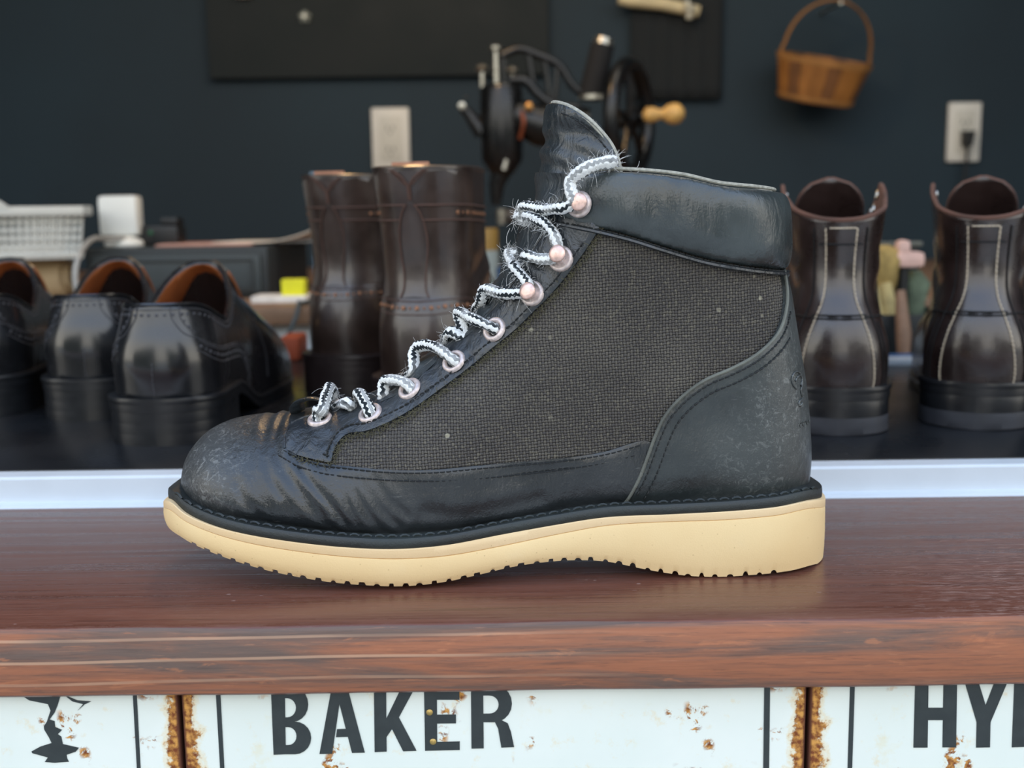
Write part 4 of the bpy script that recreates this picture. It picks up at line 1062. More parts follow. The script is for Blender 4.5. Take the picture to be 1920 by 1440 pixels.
def make_wingtip_boot():
    Ln = .295; root = empty('wingtip_boot', (0, 0, 0))
    W = footplan(Ln, .047, .0335, .036); wz = .031
    hs, base = soles(root, Ln, lambda x: W(x) - .001, wz, .072, (MAT['brown_sole'], MAT['brown_sole']), over=.0055)
    back = [(.002, .024), (.0, .036), (-.0015, .050), (-.001, .064), (.002, .078), (.0065, .090), (.0085, .102), (.0075, .118), (.004, .140), (.000, .158), (-.003, .1725)]
    front = [(.292, .012), (.293, .022), (.288, .040), (.27, .052), (.24, .062), (.205, .072), (.175, .083), (.15, .094), (.128, .106), (.114, .120), (.106, .14), (.102, .158), (.101, .1715)]
    CF, CB = catmull(front, .0012), catmull(back, .0009)
    H = lambda P: (W(P[:, 0]) - .0012) * (1 - sstep(.05, .10, P[:, 1])) + (.0325 + .0025 * sstep(.11, .17, P[:, 1])) * sstep(.05, .10, P[:, 1]) 
    sh = Shell([CF, CB], (.10, .07), H, [.042, .037])
    top = lin([CB[-1], (.05, .1732), CF[-1]], .0015)
    xb = np.linspace(.292, .002, 110); bot = np.stack([xb, np.maximum(base(xb) + .0078, .008)], 1)
    poly = np.vstack([CB, top[1:-1], CF[::-1], bot])
    wr = lambda P: .0014 * np.sin(P[:, 1] * 210 + 2.2 * np.sin(P[:, 0] * 45)) * np.exp(-((P[:, 1] - .092) / .022) ** 2) * sstep(.018, .05, P[:, 0])
    solid(panel(sh, 'upper', poly, 0, MAT['wingtip_brown'], root, grid=.0034, wall=False, disp=wr), .0030, MAT['suede_lining'])
    mb = MB(); V, N = around(sh, top, 0); mb.tube(V - N * .001, .0017, 6); mb.build('top_edge', MAT['wingtip_brown'], root)
    # bands: collar, counter
    def bandpoly(f0, f1, xa, xb_):
        pass
    zc0, zc1 = .1385, .1485
    sm = MB(); hm = MB()
    for z in (zc0, zc1):
        V, N = around(sh, [(float(np.interp(z, CB[:, 1], CB[:, 0])), z), (.02, z), (.05, z - .001), (.08, z - .002), (.099, z - .002)], .0004); line(sm, V, N, .0007)
    V, N = around(sh, [(float(np.interp(.1435, CB[:, 1], CB[:, 0])), .1435), (.02, .1435), (.05, .1425), (.08, .1415), (.099, .1415)], .0001); holes(hm, V[:len(V) // 2 - 8], N[:len(V) // 2 - 8], .0052, .0014, .0008); holes(hm, V[len(V) // 2 + 8:], N[len(V) // 2 + 8:], .0052, .0014, .0008)
    cw = catmull([(.0045, .0855), (.012, .0865), (.03, .086), (.05, .081), (.07, .071), (.085, .058), (.094, .042), (.098, .026)], .0015)
    cpoly = np.vstack([CB[CB[:, 1] < .0855], cw, [(.09, .022), (.05, .024), (.02, .024)]])
    panel(sh, 'heel_counter', cpoly, .0013, MAT['wingtip_brown'], root, grid=.003)
    for dz in (-.0018, -.0105):
        V, N = around(sh, cw + [0, dz], .0015); stitch_row(sm, V, N, .0021, r=.0004)
    V, N = around(sh, cw + [0, -.0062], .0018); holes(hm, V, N, .0050, .0016, .0009)
    # leaf shaped back strip
    yz = [(.0095, .086), (.0075, .092), (.0072, .102), (.0088, .116), (.0092, .128), (.0075, .139), (.0045, .1465), (.0005, .1515)]
    pts = catmull(np.array(yz), .0012); edge = np.array([(sh.back(y, z), z) for y, z in pts])
    bpoly = np.vstack([CB[(CB[:, 1] > .0862) & (CB[:, 1] < .1510)], edge[::-1]])
    panel(sh, 'back_strip', bpoly, .0013, MAT['wingtip_brown'], root, grid=.0022)
    for s in (-1, 1):
        V, N = sh.backpts([(s * y, z) for y, z in pts[:-3]], .0015); line(sm, V, N, .0006)
        V, N = sh.backpts([(s * .0006, .152), (s * .0008, .162), (s * .004, .1665), (s * .011, .172)], .0006); line(sm, V, N, .0008)
        V, N = sh.backpts([(s * .011, .1525), (s * .004, .160), (s * .002, .1655)] if False else [(s * .0135, .1725), (s * .006, .1655), (s * .002, .1615)], .0006); line(sm, V, N, .0006)
        V, N = pathV(sh, [(.097, .17), (.095, .14), (.099, .115), (.122, .092), (.140, .07), (.15, .045), (.152, .022)], s, .0005); line(sm, V, N, .0007)
        V, N = pathV(sh, [(.20, .07), (.192, .05), (.19, .03), (.195, .02)], s, .0005); line(sm, V, N, .0007)
    tag(sm.build('stitching', MAT['brown_thread'], root, sharp=3), kind='stuff'); tag(hm.build('punching', MAT['punch_hole'], root, sharp=3), kind='stuff')
    # pull tab at the back, tongue at the front
    simple('tab_tan', srgb(176, 124, 96), .8, nscale=200)
    tb = MB(); tb.box((.0045, 0, .1655), (.0022, .026, .0225), bev=.0008); tb.build('pull_tab', MAT['tab_tan'], root)
    return root, sh

def make_plain_boot():
    Ln = .290; root = empty('service_boot', (0, 0, 0))
    W = footplan(Ln, .0475, .0345, .036); wz = .0305
    hs, base = soles(root, Ln, lambda x: W(x) - .001, wz, .070, (MAT['black_sole'], MAT['black_sole']), rubber=MAT['grey_rubber'], over=.0020)
    back = [(.002, .024), (.0, .036), (-.0015, .052), (.001, .068), (.006, .080), (.0115, .092), (.0135, .104), (.0125, .116), (.0108, .126), (.0095, .1350)]
    front = [(.287, .012), (.288, .022), (.284, .040), (.266, .052), (.235, .062), (.20, .072), (.17, .083), (.148, .094), (.134, .106), (.128, .118)]
    CF, CB = catmull(front, .0012), catmull(back, .0009)
    H = lambda P: (W(P[:, 0]) - .0012) * (1 - sstep(.050, .088, P[:, 1])) + (.0255 + .0035 * sstep(.1, .150, P[:, 1]) + .0015 * sstep(.135, .158, P[:, 1]) + .0042 * sstep(.02, .09, P[:, 0])) * sstep(.050, .088, P[:, 1])
    sh = Shell([CF, CB], (.10, .06), H, [.042, .035])
    rim = catmull([(.0095, .1350), (.0125, .1358), (.018, .1376), (.028, .1405), (.045, .1445), (.07, .1500), (.090, .1548), (.102, .1580), (.108, .1588)], .0012)
    fr = catmull([(.108, .1588), (.1135, .1555), (.1165, .146), (.1205, .133), (.128, .118)], .0012)
    xb = np.linspace(.287, .002, 110); bot = np.stack([xb, np.maximum(base(xb) + .0078, .008)], 1)
    poly = np.vstack([CB, rim[1:], fr[1:-1], CF[::-1], bot])
    wr = lambda P: .0013 * np.sin(P[:, 1] * 230 + 2.5 * np.sin(P[:, 0] * 40)) * np.exp(-((P[:, 1] - .095) / .022) ** 2) * sstep(.018, .05, P[:, 0])
    solid(panel(sh, 'upper', poly, 0, MAT['dark_brown_calf'], root, grid=.0034, wall=False, disp=wr), .0028, MAT['suede_lining'])
    mb = MB(); V, N = around(sh, rim, 0); mb.tube(V - N * .0012, .0016, 6); mb.build('top_edge', MAT['suede_lining'], root)
    # back stay with pale stitching
    yz = [(.0225, .0265), (.0235, .036), (.0225, .050), (.0195, .063), (.0155, .074), (.0118, .084), (.0102, .094), (.0102, .113), (.0112, .1330)]
    pts = catmull(np.array(yz), .0012); edge = np.array([(sh.back(y, z), z) for y, z in pts])
    bpoly = np.vstack([CB[(CB[:, 1] > .0265) & (CB[:, 1] < .1330)], edge[::-1]])
    panel(sh, 'back_stay', bpoly, .0012, MAT['dark_brown_calf'], root, grid=.0024)
    sm = MB(); dm = MB()
    for s in (-1, 1):
        V, N = sh.backpts([(s * (y - .0020), z) for y, z in pts[2:-2]], .0014); stitch_row(sm, V, N, .0031, r=.00052, gap=.18)
        V, N = sh.backpts([(s * (y + .0050), z) for y, z in pts[2:-2]], .0004); line(dm, V, N, .0005)
        V, N = sh.backpts([(s * (y + .0072), z) for y, z in pts[2:40]], .0004); line(dm, V, N, .0005)
    V, N = sh.backpts([(y, .1305) for y in np.linspace(-.0086, .0086, 10)], .0014); stitch_row(sm, V, N, .0028, r=.00052, gap=.18)
    for z, h in ((.1205, .0125), (.0755, .0155), (.0735, .0155)):
        V, N = sh.backpts([(y, z) for y in np.linspace(-h, h, 14)], .0013); line(dm, V, N, .0006)
    V, N = around(sh, catmull([(.0035, .0745), (.03, .074), (.06, .070), (.09, .060), (.11, .045), (.118, .028)], .002), .0004); line(dm, V[:len(V) // 2 - 9], N[:len(V) // 2 - 9], .0006); line(dm, V[len(V) // 2 + 9:], N[len(V) // 2 + 9:], .0006)
    tag(sm.build('stitching', MAT['pale_thread'], root, sharp=3), kind='stuff'); tag(dm.build('seam', MAT['punch_dark'], root, sharp=3), kind='stuff')
    # tongue
    g = 16; V = []; F = []
    for i in range(g + 1):
        v = i / g
        for j in range(g + 1):
            a = (j / g - .5) * 2; w = .0235 * math.sqrt(max(1 - max(0, (v - .62) / .38) ** 2.2, 0)) if v > .62 else .0235
            y = a * max(w, .0015); V.append((.134 - .028 * v + .006 * (1 - (y / .03) ** 2), y + .0, .100 + .0635 * v))
    for i in range(g):
        for j in range(g): F.append((i * (g + 1) + j, i * (g + 1) + j + 1, (i + 1) * (g + 1) + j + 1, (i + 1) * (g + 1) + j))
    tg = mesh('tongue', V, F, MAT['suede_lining'], root); solid(tg, .003, MAT['dark_brown_calf'], off=1)
    for s in (-1, 1):
        for (x, z) in ((.111, .1515), (.114, .141), (.118, .130)):
            V, N = sh.surf([(x - .006, z)], -.0034, s); M = Vector(-N[0]).to_track_quat('Z', 'Y').to_matrix().to_4x4()
            e = MB(); e.lathe([(.0018, .0), (.0024, .0010), (.0034, .0010), (.0040, 0), (.0018, 0)], V[0], M, 14, cap=False); e.build('eyelet', MAT['silver'], root)
    sx_ = np.linspace(.004, .2, 50); sole('sock', sx_, lambda x: (W(x) - .004) * capf(x - .003, .03), lambda x: base(x) + .012, lambda x: base(x) + .008, MAT['suede_lining'], root)
    return root, sh

def put(o, px, py, yaw, label, cat, group):
    """heel back at a place on the table, toe pointing away from the window, turned by yaw"""
    P = Pz(px, py, TZ); o.location = (P[0], P[1], TZ); o.rotation_euler = (0, 0, pi / 2 - math.radians(yaw))
    tag(o, label, cat, group)
bro, bsh = make_brogue()
b2 = copy_tree(bro); b3 = copy_tree(bro)
G1 = 'black brogues on the table'
put(bro, 296, 835, -1, 'black brogue shoe with tan lining, nearest of the three on the black table', 'shoe', G1)
put(b2, 168, 788, -8, 'black brogue shoe with tan lining, middle one of the three on the table', 'shoe', G1)
put(b3, -50, 784, -10, 'black brogue shoe cut off by the left edge of the photo', 'shoe', G1)
wb, wsh = make_wingtip_boot(); wb2 = copy_tree(wb); G2 = 'brown wingtip boots on the table'
G3 = 'dark brown boots with pale stitching'
def put_at(o, x, y, yaw, label, cat, group):
    o.location = (x, y, TZ); o.rotation_euler = (0, 0, pi / 2 - math.radians(yaw)); tag(o, label, cat, group)
put_at(wb, -.0665, .735, 13, 'tall brown boot with punched heel, standing just left of the laced work boot', 'boot', G2)
put_at(wb2, -.143, .872, 17, 'tall brown boot with punched heel, half hidden behind its twin', 'boot', G2)
pb, psh = make_plain_boot(); pb2 = copy_tree(pb)
put(pb, 1568, 817, 12, 'dark brown boot with pale stitched back strip, right behind the work boot heel', 'boot', G3)
put(pb2, 1826, 806, 22, 'dark brown boot with pale stitched back strip, at the right edge of the photo', 'boot', G3)
# ------------------------------------------------------------------ back desk and what stands on it
DZ = .0575
simple('desk_brown', srgb(128, 98, 74), .5, nscale=30, nvar=.2); simple('desk_panel', srgb(196, 206, 212), .5, nscale=10, nvar=.04)
def build_desk():
    root = empty('back_desk', (0, 1.65, DZ), 0, 'long back desk with a brown top edge and pale grey front panel', 'desk')
    MB().box((0, 0, -.010), (3.2, .92, .020), bev=.002).build('desktop', MAT['desk_brown'], root)
    MB().box((0, -.43, -.47), (3.1, .02, .90), bev=.002).build('front_panel', MAT['desk_panel'], root)
    for x in (-1.5, 1.5): MB().box((x, 0, -.485), (.03, .82, .93), bev=.002).build('side_panel', MAT['desk_panel'], root)
build_desk()
def B(px, py, y): return Py(px, py, y)
simple('grey_plastic', srgb(52, 60, 62), .5, nscale=60, nvar=.06); simple('grey_plastic_dark', srgb(40, 46, 48), .55, nscale=60)
def build_box():
    y = 1.33; a = B(166, 552, y); b = B(505, 552, y); w = b[0] - a[0]; h = .062
    root = empty('drawer_box', ((a[0] + b[0]) / 2, y, DZ), 0, 'flat dark grey drawer box on the back desk, papers and charger on top', 'box')
    MB().box((0, .13, h / 2), (w, .26, h), bev=.003).build('body', MAT['grey_plastic_dark'], root)
    MB().box((0, -.003, h * .48), (w * .93, .008, h * .74), bev=.002).build('drawer', MAT['grey_plastic'], root)
    r = MB(); ww, hh = w * .42, h * .27
    for s in (-1, 1): r.box((0, -.008, h * .48 + s * hh), (2 * ww, .003, .0025)); r.box((s * ww, -.008, h * .48), (.0025, .003, 2 * hh))
    r.build('drawer_ridge', MAT['grey_plastic_dark'], root, smooth=False)
    return (a[0] + b[0]) / 2, y, w, DZ + h
bx, by, bw, bz = build_box()
simple('paper', srgb(226, 214, 196), .9, nscale=40, nvar=.05); simple('paper_grey', srgb(120, 124, 126), .9, nscale=40); simple('paper_pink', srgb(178, 138, 124), .9, nscale=40)
def sheet(name, x, y, z, w, d, rz, mat, label, curl=.004, t=.0012):
    n = 12; V = []; F = []
    for i in range(n + 1):
        for j in range(3): u = i / n; V.append(((u - .5) * w, (j / 2 - .5) * d, t + curl * max(0, u - .45) ** 2 * 3))
    for i in range(n):
        for j in range(2): F.append((i * 3 + j, i * 3 + 3 + j, i * 3 + 4 + j, i * 3 + 1 + j))
    o = mesh(name, V, F, mat); o.location = (x, y, z); o.rotation_euler = (0, 0, rz); solid(o, t); return tag(o, label, 'paper')
sheet('paper_sheet', bx + .018, by + .10, bz, .115, .15, .1, MAT['paper_pink'], 'pinkish card lying along the top of the drawer box', .0, .003)
sheet('paper_sheet', bx + .100, by + .10, bz + .0032, .13, .11, -.12, MAT['paper'], 'cream paper slip curling up at the right end of the drawer box', .016)
sheet('paper_sheet', bx + .125, by + .20, bz, .10, .09, .3, MAT['paper_grey'], 'grey folded paper behind the cream slip on the drawer box', .05)
simple('white_plastic', srgb(226, 228, 222), .35, nscale=20, nvar=.03, bump=.03); simple('cable_grey', srgb(160, 160, 156), .5); simple('black_plastic', srgb(20, 22, 24), .45, nscale=40)
def build_adapter():
    y = 1.40; a = B(192, 455, y); b = B(264, 385, y); cx = (a[0] + b[0]) / 2
    z0 = bz + .006
    root = empty('power_adapter', (cx, y, bz), 0, 'white square power adapter standing on the drawer box with grey cable', 'charger')
    MB().box((0, 0, .031 + .008), (.049, .028, .050), bev=.006).build('body', MAT['white_plastic'], root)
    MB().lathe([(.023, .0006), (.024, .003), (.022, .008), (.010, .0135)], (.006, -.012, 0), None, 24).build('puck', MAT['white_plastic'], root)
    c = [B(232, 447, y - .028), B(205, 449, y - .05), B(180, 447, y - .09), B(162, 458, y - .14), B(148, 480, y - .165), B(141, 510, y - .175), B(143, 540, y - .18), B(150, 562, y - .18)]
    c = np.array(c) - np.array([cx, y, bz]); c[-1][2] = DZ - bz + .004
    MB().tube(catmull(c, .004), .0032, 8).build('cable', MAT['cable_grey'], root)
    g = empty('pocket_radio', (B(298, 448, y)[0], y + .02, bz), 0, 'small black gadget lying beside the white adapter', 'gadget')
    MB().box((0, 0, .013), (.048, .04, .026), bev=.004).build('body', MAT['black_plastic'], g)
    MB().box((.012, 0, .031), (.022, .03, .010), bev=.003).build('clip', MAT['black_plastic'], g)
    simple('green_lamp', srgb(30, 92, 60), .4); MB().box((-.010, -.0205, .017), (.005, .002, .005), bev=.0008).build('button', MAT['green_lamp'], g)
build_adapter()
# white mesh basket resting on a roll of beige leather
simple('basket_white', srgb(206, 206, 198), .45, nscale=30, nvar=.03); simple('beige_hide', srgb(178, 156, 120), .75, nscale=25, nvar=.12)
def build_basket():
    y = 1.30; a = B(150, 478, y); b = B(150, 400, y); zb = a[2]; h = b[2] - a[2]; W_ = .24; D = .13; th = math.radians(21)
    xr = a[0] - W_ / 2 * math.cos(th) + W_ / 2
    root = empty('mesh_basket', (a[0] - W_ / 2 * math.cos(th), y - W_ / 2 * math.sin(th), zb), th, 'white plastic basket with a perforated wall, at the left on the desk', 'basket')
    def wall(name, o, ux, uz, w, flare, nx, nz):
        m = MB(); o = np.array(o, float); ux = np.array(ux, float); out = np.array([ux[1], -ux[0], 0.0])
        pt = lambda u, v: o + ux * (u * w * (1 + flare * v) ) + np.array([0, 0, v * h]) + out * (flare * w * v * .5)
        for i in range(nx + 1): u = i / nx - .5; m.tube([pt(u, 0), pt(u, 1)], .0017, 5)
        for j in range(nz + 1): v = j / nz; m.tube([pt(-.5, v), pt(.5, v)], .0021 if j not in (0, nz) else .005, 5)
        m.build(name, MAT['basket_white'], root)
    wall('wall_mesh', (0, 0, 0), (1, 0, 0), 0, W_, .05, 30, 5); wall('wall_mesh', (0, D, 0), (-1, 0, 0), 0, W_, .05, 30, 5)
    wall('wall_mesh', (W_ / 2, D / 2, 0), (0, 1, 0), 0, D, .08, 16, 5); wall('wall_mesh', (-W_ / 2, D / 2, 0), (0, -1, 0), 0, D, .08, 16, 5)
    MB().box((0, D / 2, .002), (W_, D, .004)).build('bottom', MAT['basket_white'], root)
    r = MB(); e = .010
    for s in (-1, 1):
        r.box((0, D / 2 + s * (D / 2 + .009), h + .003), (W_ + .034, .012, .011), bev=.002); r.box((s * (W_ / 2 + .011), D / 2, h + .003), (.012, D + .03, .011), bev=.002)
    r.build('rim', MAT['basket_white'], root)
    ha = MB(); hx_ = .022
    ha.add([(hx_ - .034, -.016, h + .008), (hx_ - .024, -.016, h + .016), (hx_ + .016, -.016, h + .016), (hx_ + .027, -.016, h + .008), (hx_ - .034, .0, h + .008), (hx_ - .024, .0, h + .016), (hx_ + .016, .0, h + .016), (hx_ + .027, 0, h + .008)], [(0, 1, 2, 3), (7, 6, 5, 4), (1, 5, 6, 2), (0, 4, 5, 1), (2, 6, 7, 3), (0, 3, 7, 4)])
    ha.build('grip', MAT['basket_white'], root, smooth=False)
    # roll
    ex = B(98, 520, y)[0]; r_ = (zb - DZ) / 2 - .0005; rl = empty('leather_roll', (ex - .16, y + .035, DZ), 0, 'thick roll of beige leather under the white basket', 'leather')
    M = Matrix.Rotation(pi / 2, 4, 'Y'); R = max(r_, .02)
    MB().lathe([(R * .25, -.16), (R * .9, -.16), (R, -.155), (R, .12), (R * .98, .15), (R * .85, .162), (R * .5, .166), (R * .2, .15)], (0, 0, R), M, 36).build('roll', MAT['beige_hide'], rl)
    sp = [(.166 + .002, math.cos(t) * R * (.2 + .035 * t), R + math.sin(t) * R * (.2 + .035 * t)) for t in np.linspace(0, 16, 90)]
    MB().tube(np.array(sp), .0018, 5).build('rolled_edge', MAT['beige_hide'], rl)
build_basket()
# yellow note block and pad
simple('note_yellow', srgb(226, 222, 40), .8, nscale=40, nvar=.05); simple('pad_white', srgb(222, 216, 206), .8, nscale=40)
P = B(520, 560, 1.24); o = MB().box((0, 0, .004), (.062, .045, .008), bev=.0012).build('note_pad', MAT['pad_white']); o.location = (P[0], 1.265, DZ); tag(o, 'white pad lying under the yellow note block', 'pad')
P = B(548, 535, 1.25); o = MB().box((0, 0, .009), (.026, .022, .018), bev=.001).build('note_block', MAT['note_yellow']); o.location = (P[0], 1.262, DZ + .008); tag(o, 'bright yellow note block beside the brown boot', 'note block')
# blue-grey card and dark strap, orange scrap
simple('card_blue', srgb(120, 146, 168), .6); a = B(566, 480, 1.28); b = B(574, 398, 1.28)
o = MB().box((0, 0, .075), (.030, .004, .150), bev=.0008).build('blue_card', MAT['card_blue']); o.location = (a[0] + .0145, 1.36, DZ); tag(o, 'pale blue upright card half hidden by the left brown boot', 'card')
simple('cord_grey', srgb(58, 68, 70), .6); a = B(561, 556, 1.185); b = B(534, 652, 1.165)
P0 = np.array([a[0], 1.2, DZ + .0022]); q = [P0 + [.012, .05, .001], P0 + [0, 0, .001], np.array([a[0] - .001, 1.188, DZ + .0045]), np.array([a[0] - .002, 1.180, DZ - .006]), np.array([b[0], 1.172, b[2]]), np.array([b[0] - .002, 1.172, -.25])]
o = MB().tube(catmull(np.array(q), .004), .0026, 8).build('hanging_cable', MAT['cord_grey']); tag(o, 'dark grey cable hanging over the desk edge beside the brown boot', 'cable')
simple('orange_leather', srgb(150, 66, 34), .7, nscale=60); a = B(546, 668, 1.09)
o = MB().box((0, 0, .012), (.020, .05, .024), bev=.004).build('leather_scrap', MAT['orange_leather']); o.location = (a[0] + .001, 1.10, TZ); tag(o, 'small rust-orange leather block on the table between shoe and brown boot', 'leather')

# bottle of glue and neighbours seen beside the work boot tongue
simple('amber_cap', srgb(142, 112, 52), .6, nscale=30); simple('label_grey', srgb(150, 162, 160), .6, nscale=20); simple('green_plastic', srgb(20, 98, 52), .5); simple('tan_wood', srgb(196, 160, 116), .6, nscale=30); simple('blue_plastic', srgb(38, 70, 104), .5)
def build_jar():
    y = 1.42; a = B(909, 500, y); t = B(909, 428, y); w = (B(937, 460, y)[0] - B(884, 460, y)[0]) / 2
    z1 = t[2] - DZ; zl = B(909, 469, y)[2] - DZ
    root = empty('glue_jar', (a[0], y, DZ), 0, 'jar with amber upper half and grey label, behind the work boot laces', 'jar')
    MB().lathe([(w * .94, 0), (w, .003), (w, zl)], (0, 0, 0), None, 28).build('label', MAT['label_grey'], root)
    MB().lathe([(w * .985, zl), (w * .99, z1 * .96), (w * .93, z1)], (0, 0, 0), None, 28).build('upper', MAT['amber_cap'], root)
    P = B(915, 523, 1.32); r = empty('green_clamp', (P[0] + .004, 1.32, DZ), 0, 'green plastic tool lying in front of the amber jar', 'tool')
    MB().box((0, 0, .008), (.040, .018, .016), bev=.004).build('body', MAT['green_plastic'], r); MB().cyl((.012, 0, .016), (.012, 0, .034), .006, 14).build('knob', MAT['blue_plastic'], r)
    P = B(905, 545, 1.235); o = MB().box((0, 0, .007), (.05, .028, .014), bev=.002).build('wood_block', MAT['tan_wood']); o.location = (P[0], 1.245, DZ); tag(o, 'pale wooden block on the desk edge below the jar', 'block')
build_jar()

# ------------------------------------------------------------------ hand-cranked leather sewing machine
simple('japan_black', srgb(16, 17, 18), .3, nscale=60, bump=.05); simple('steel', srgb(176, 172, 160), .3, .9, nscale=150, nvar=.2); simple('brass', srgb(186, 138, 80), .35, .8, nscale=120); simple('turned_wood', srgb(206, 162, 92), .45, nscale=60, nvar=.15); simple('thread_black', srgb(14, 14, 16), .85, nscale=500); simple('rubber_band', srgb(120, 58, 30), .6)
def build_machine():
    Y = 1.62; O = B(942, 500, Y); O = np.array([O[0], Y, DZ])
    root = empty('sewing_machine', tuple(O), 0, 'black hand-cranked leather sewing machine with big wheel against the navy wall', 'sewing machine')
    L = lambda px, py, dy=0.0: B(px, py, Y + dy) - O
    s = lambda n: n * (Y * .988) / F_PX
    # column head with presser and needle bars
    m = MB(); m.tube([L(942, 335), L(942, 318), L(942, 300), L(940, 240), L(940, 168), L(940, 160)], [s(12), s(26), s(38), s(40), s(39), s(34)], 24); m.build('head', MAT['japan_black'], root)
    m = MB(); m.tube([L(930, 385), L(931, 350), L(938, 325)], [s(9), s(14), s(18)], 14); m.build('needle_bar', MAT['japan_black'], root)
    m = MB(); m.tube([L(931, 164), L(930, 120), L(929, 92)], [s(6), s(5.5), s(5)], 12); m.lathe([(s(6), 0), (s(11), s(3)), (s(11), s(8)), (s(6), s(11))], L(929, 96), None, 18); m.build('presser_screw', MAT['steel'], root)
    for i, (px, top) in enumerate(((904, 118), (960, 122))):
        m = MB(); m.tube([L(px, 165), L(px, top + 15)], [s(5), s(5)], 10); m.lathe([(s(4), 0), (s(11), s(4)), (s(13), s(8)), (s(9), s(13)), (s(3), s(15))], L(px, top + 18), None, 18); m.build('thumb_screw', MAT['steel'], root)
    m = MB(); m.tube([L(905, 250), L(880, 215), L(862, 196)], [s(16), s(11), s(8)], 12); m.build('tension_arm', MAT['japan_black'], root)
    m = MB(); m.lathe([(s(3), -s(3)), (s(7), -s(2)), (s(7), s(2)), (s(3), s(3))], L(866, 199, -.02), Matrix.Rotation(pi / 2, 4, 'X'), 18); m.lathe([(s(1), -s(2)), (s(4), 0), (s(1), s(2))], L(874, 182, -.02), None, 14); m.build('tension_disc', MAT['steel'], root)
    m = MB(); m.tube([L(945, 318, -.03), L(950, 300, -.03)], [s(6), s(5)], 10); m.build('thread_guide', MAT['steel'], root); m = MB(); m.lathe([(s(3), -s(4)), (s(8), 0), (s(3), s(4))], L(992, 200, -.03), Matrix.Rotation(pi / 2, 4, 'X'), 14); m.build('oil_cap', MAT['brass'], root)
    m = MB(); m.tube(catmull(np.array([L(975, 260, -.02), L(982, 230, -.03), L(978, 208, -.02)]), .003), s(4), 8); m.build('rubber_belt', MAT['rubber_band'], root)
    # lattice arm
    m = MB()
    m.tube(catmull(np.array([L(940, 105), L(972, 92), L(1010, 104), L(1048, 122), L(1072, 158), L(1095, 178)]), .004), s(8), 10)
    m.tube(catmull(np.array([L(955, 150), L(985, 152), L(1010, 178), L(1040, 198), L(1090, 205)]), .004), s(10), 10)
    for q in ([(1020, 108), (1026, 150), (1030, 182)], [(990, 98), (1000, 160)], [(1046, 124), (1040, 198)], [(945, 110), (946, 165)]): m.tube([L(*p) for p in q], s(5), 8)
    m.tube([L(960, 215), L(1010, 235), L(1100, 245)], [s(30), s(38), s(42)], 16)
    m.build('arm', MAT['japan_black'], root)
    # rear post, base and shuttle arm
    m = MB(); m.tube([L(1110, 245, .02), L(1112, 330, .02), np.array([L(1112, 330)[0], .02, .02]), np.array([L(1112, 330)[0], .02, .0])], [s(40), s(34), s(48), s(60)], 18); m.build('post', MAT['japan_black'], root)
    m = MB(); m.tube([L(935, 405), L(960, 405), L(1010, 404), L(1112, 400, .02)], [s(9), s(14), s(19), s(24)], 16); m.build('shuttle_arm', simple('iron_grey', srgb(74, 72, 70), .5, .4), root)
    m = MB(); m.tube([L(940, 420, -.012), L(940, 392, -.012)], [s(9), s(10)], 12); m.build('needle_plate', MAT['steel'], root)
    # spool on top
    m = MB(); a, b = L(1108, 182, .0), L(1130, 84, .0); m.cyl(a, b, s(24), 22, s(22)); m.build('thread_spool', MAT['thread_black'], root)
    d = (b - a) / np.linalg.norm(b - a)
    m = MB(); m.cyl(b, b + d * s(12), s(19), 22, s(17)); m.build('spool_cap', MAT['steel'], root)
    m = MB(); m.lathe([(s(14), 0), (s(27), s(3)), (s(27), s(10)), (s(10), s(12))], L(1112, 190, -.005), None, 24); m.build('spool_plate', MAT['steel'], root)
    # hand wheel, turned to the side
    c = L(1181, 224, .0); Mx = Matrix.Rotation(math.radians(-26), 4, 'Z')
    ring = []; R = s(98)
    for i in range(56): t = 2 * pi * i / 56; v = Mx @ Vector((0, R * math.cos(t), R * math.sin(t))); ring.append(c + np.array(v))
    m = MB(); m.tube(np.array(ring), s(15), 12, closed=True, ref=(1, 0, 0)); w = m.build('hand_wheel', MAT['japan_black'], root)
    sp = MB()
    for k in range(5):
        t = 2 * pi * k / 5 + .5; v = np.array(Mx @ Vector((0, R * math.cos(t), R * math.sin(t)))); sp.tube([c, c + v * .5, c + v * .97], [s(9), s(6), s(8)], 8)
    sp.build('spoke', MAT['japan_black'], w)
    hb = MB(); ax = np.array(Mx @ Vector((1, 0, 0))); hb.cyl(c - ax * s(40), c + ax * s(18), s(17), 18); hb.build('hub', MAT['japan_black'], w)
    # crank handle
    h0 = L(1205, 213, -.06); h0 = c + np.array(Mx @ Vector((0, -R * .45, s(10)))); m = MB()
    e = L(1268, 213, -.05); h0 = L(1205, 216, -.05); d = (e - h0) / np.linalg.norm(e - h0); ln = np.linalg.norm(e - h0)
    Mq = Vector(d).to_track_quat('Z', 'Y').to_matrix().to_4x4()
    m.lathe([(s(5), 0), (s(13), s(6)), (s(14), s(18)), (s(9), s(30)), (s(9), s(36)), (s(16), s(44)), (s(19), s(55)), (s(17), s(66)), (s(8), s(74))], h0, Mq, 22); m.build('crank_handle', MAT['turned_wood'], w)
    m = MB(); m.tube([c + ax * s(14), c + ax * s(16) + (h0 - c) * .5, h0 + d * s(2)], [s(9), s(7), s(6)], 8); m.build('crank', MAT['japan_black'], w)
build_machine()

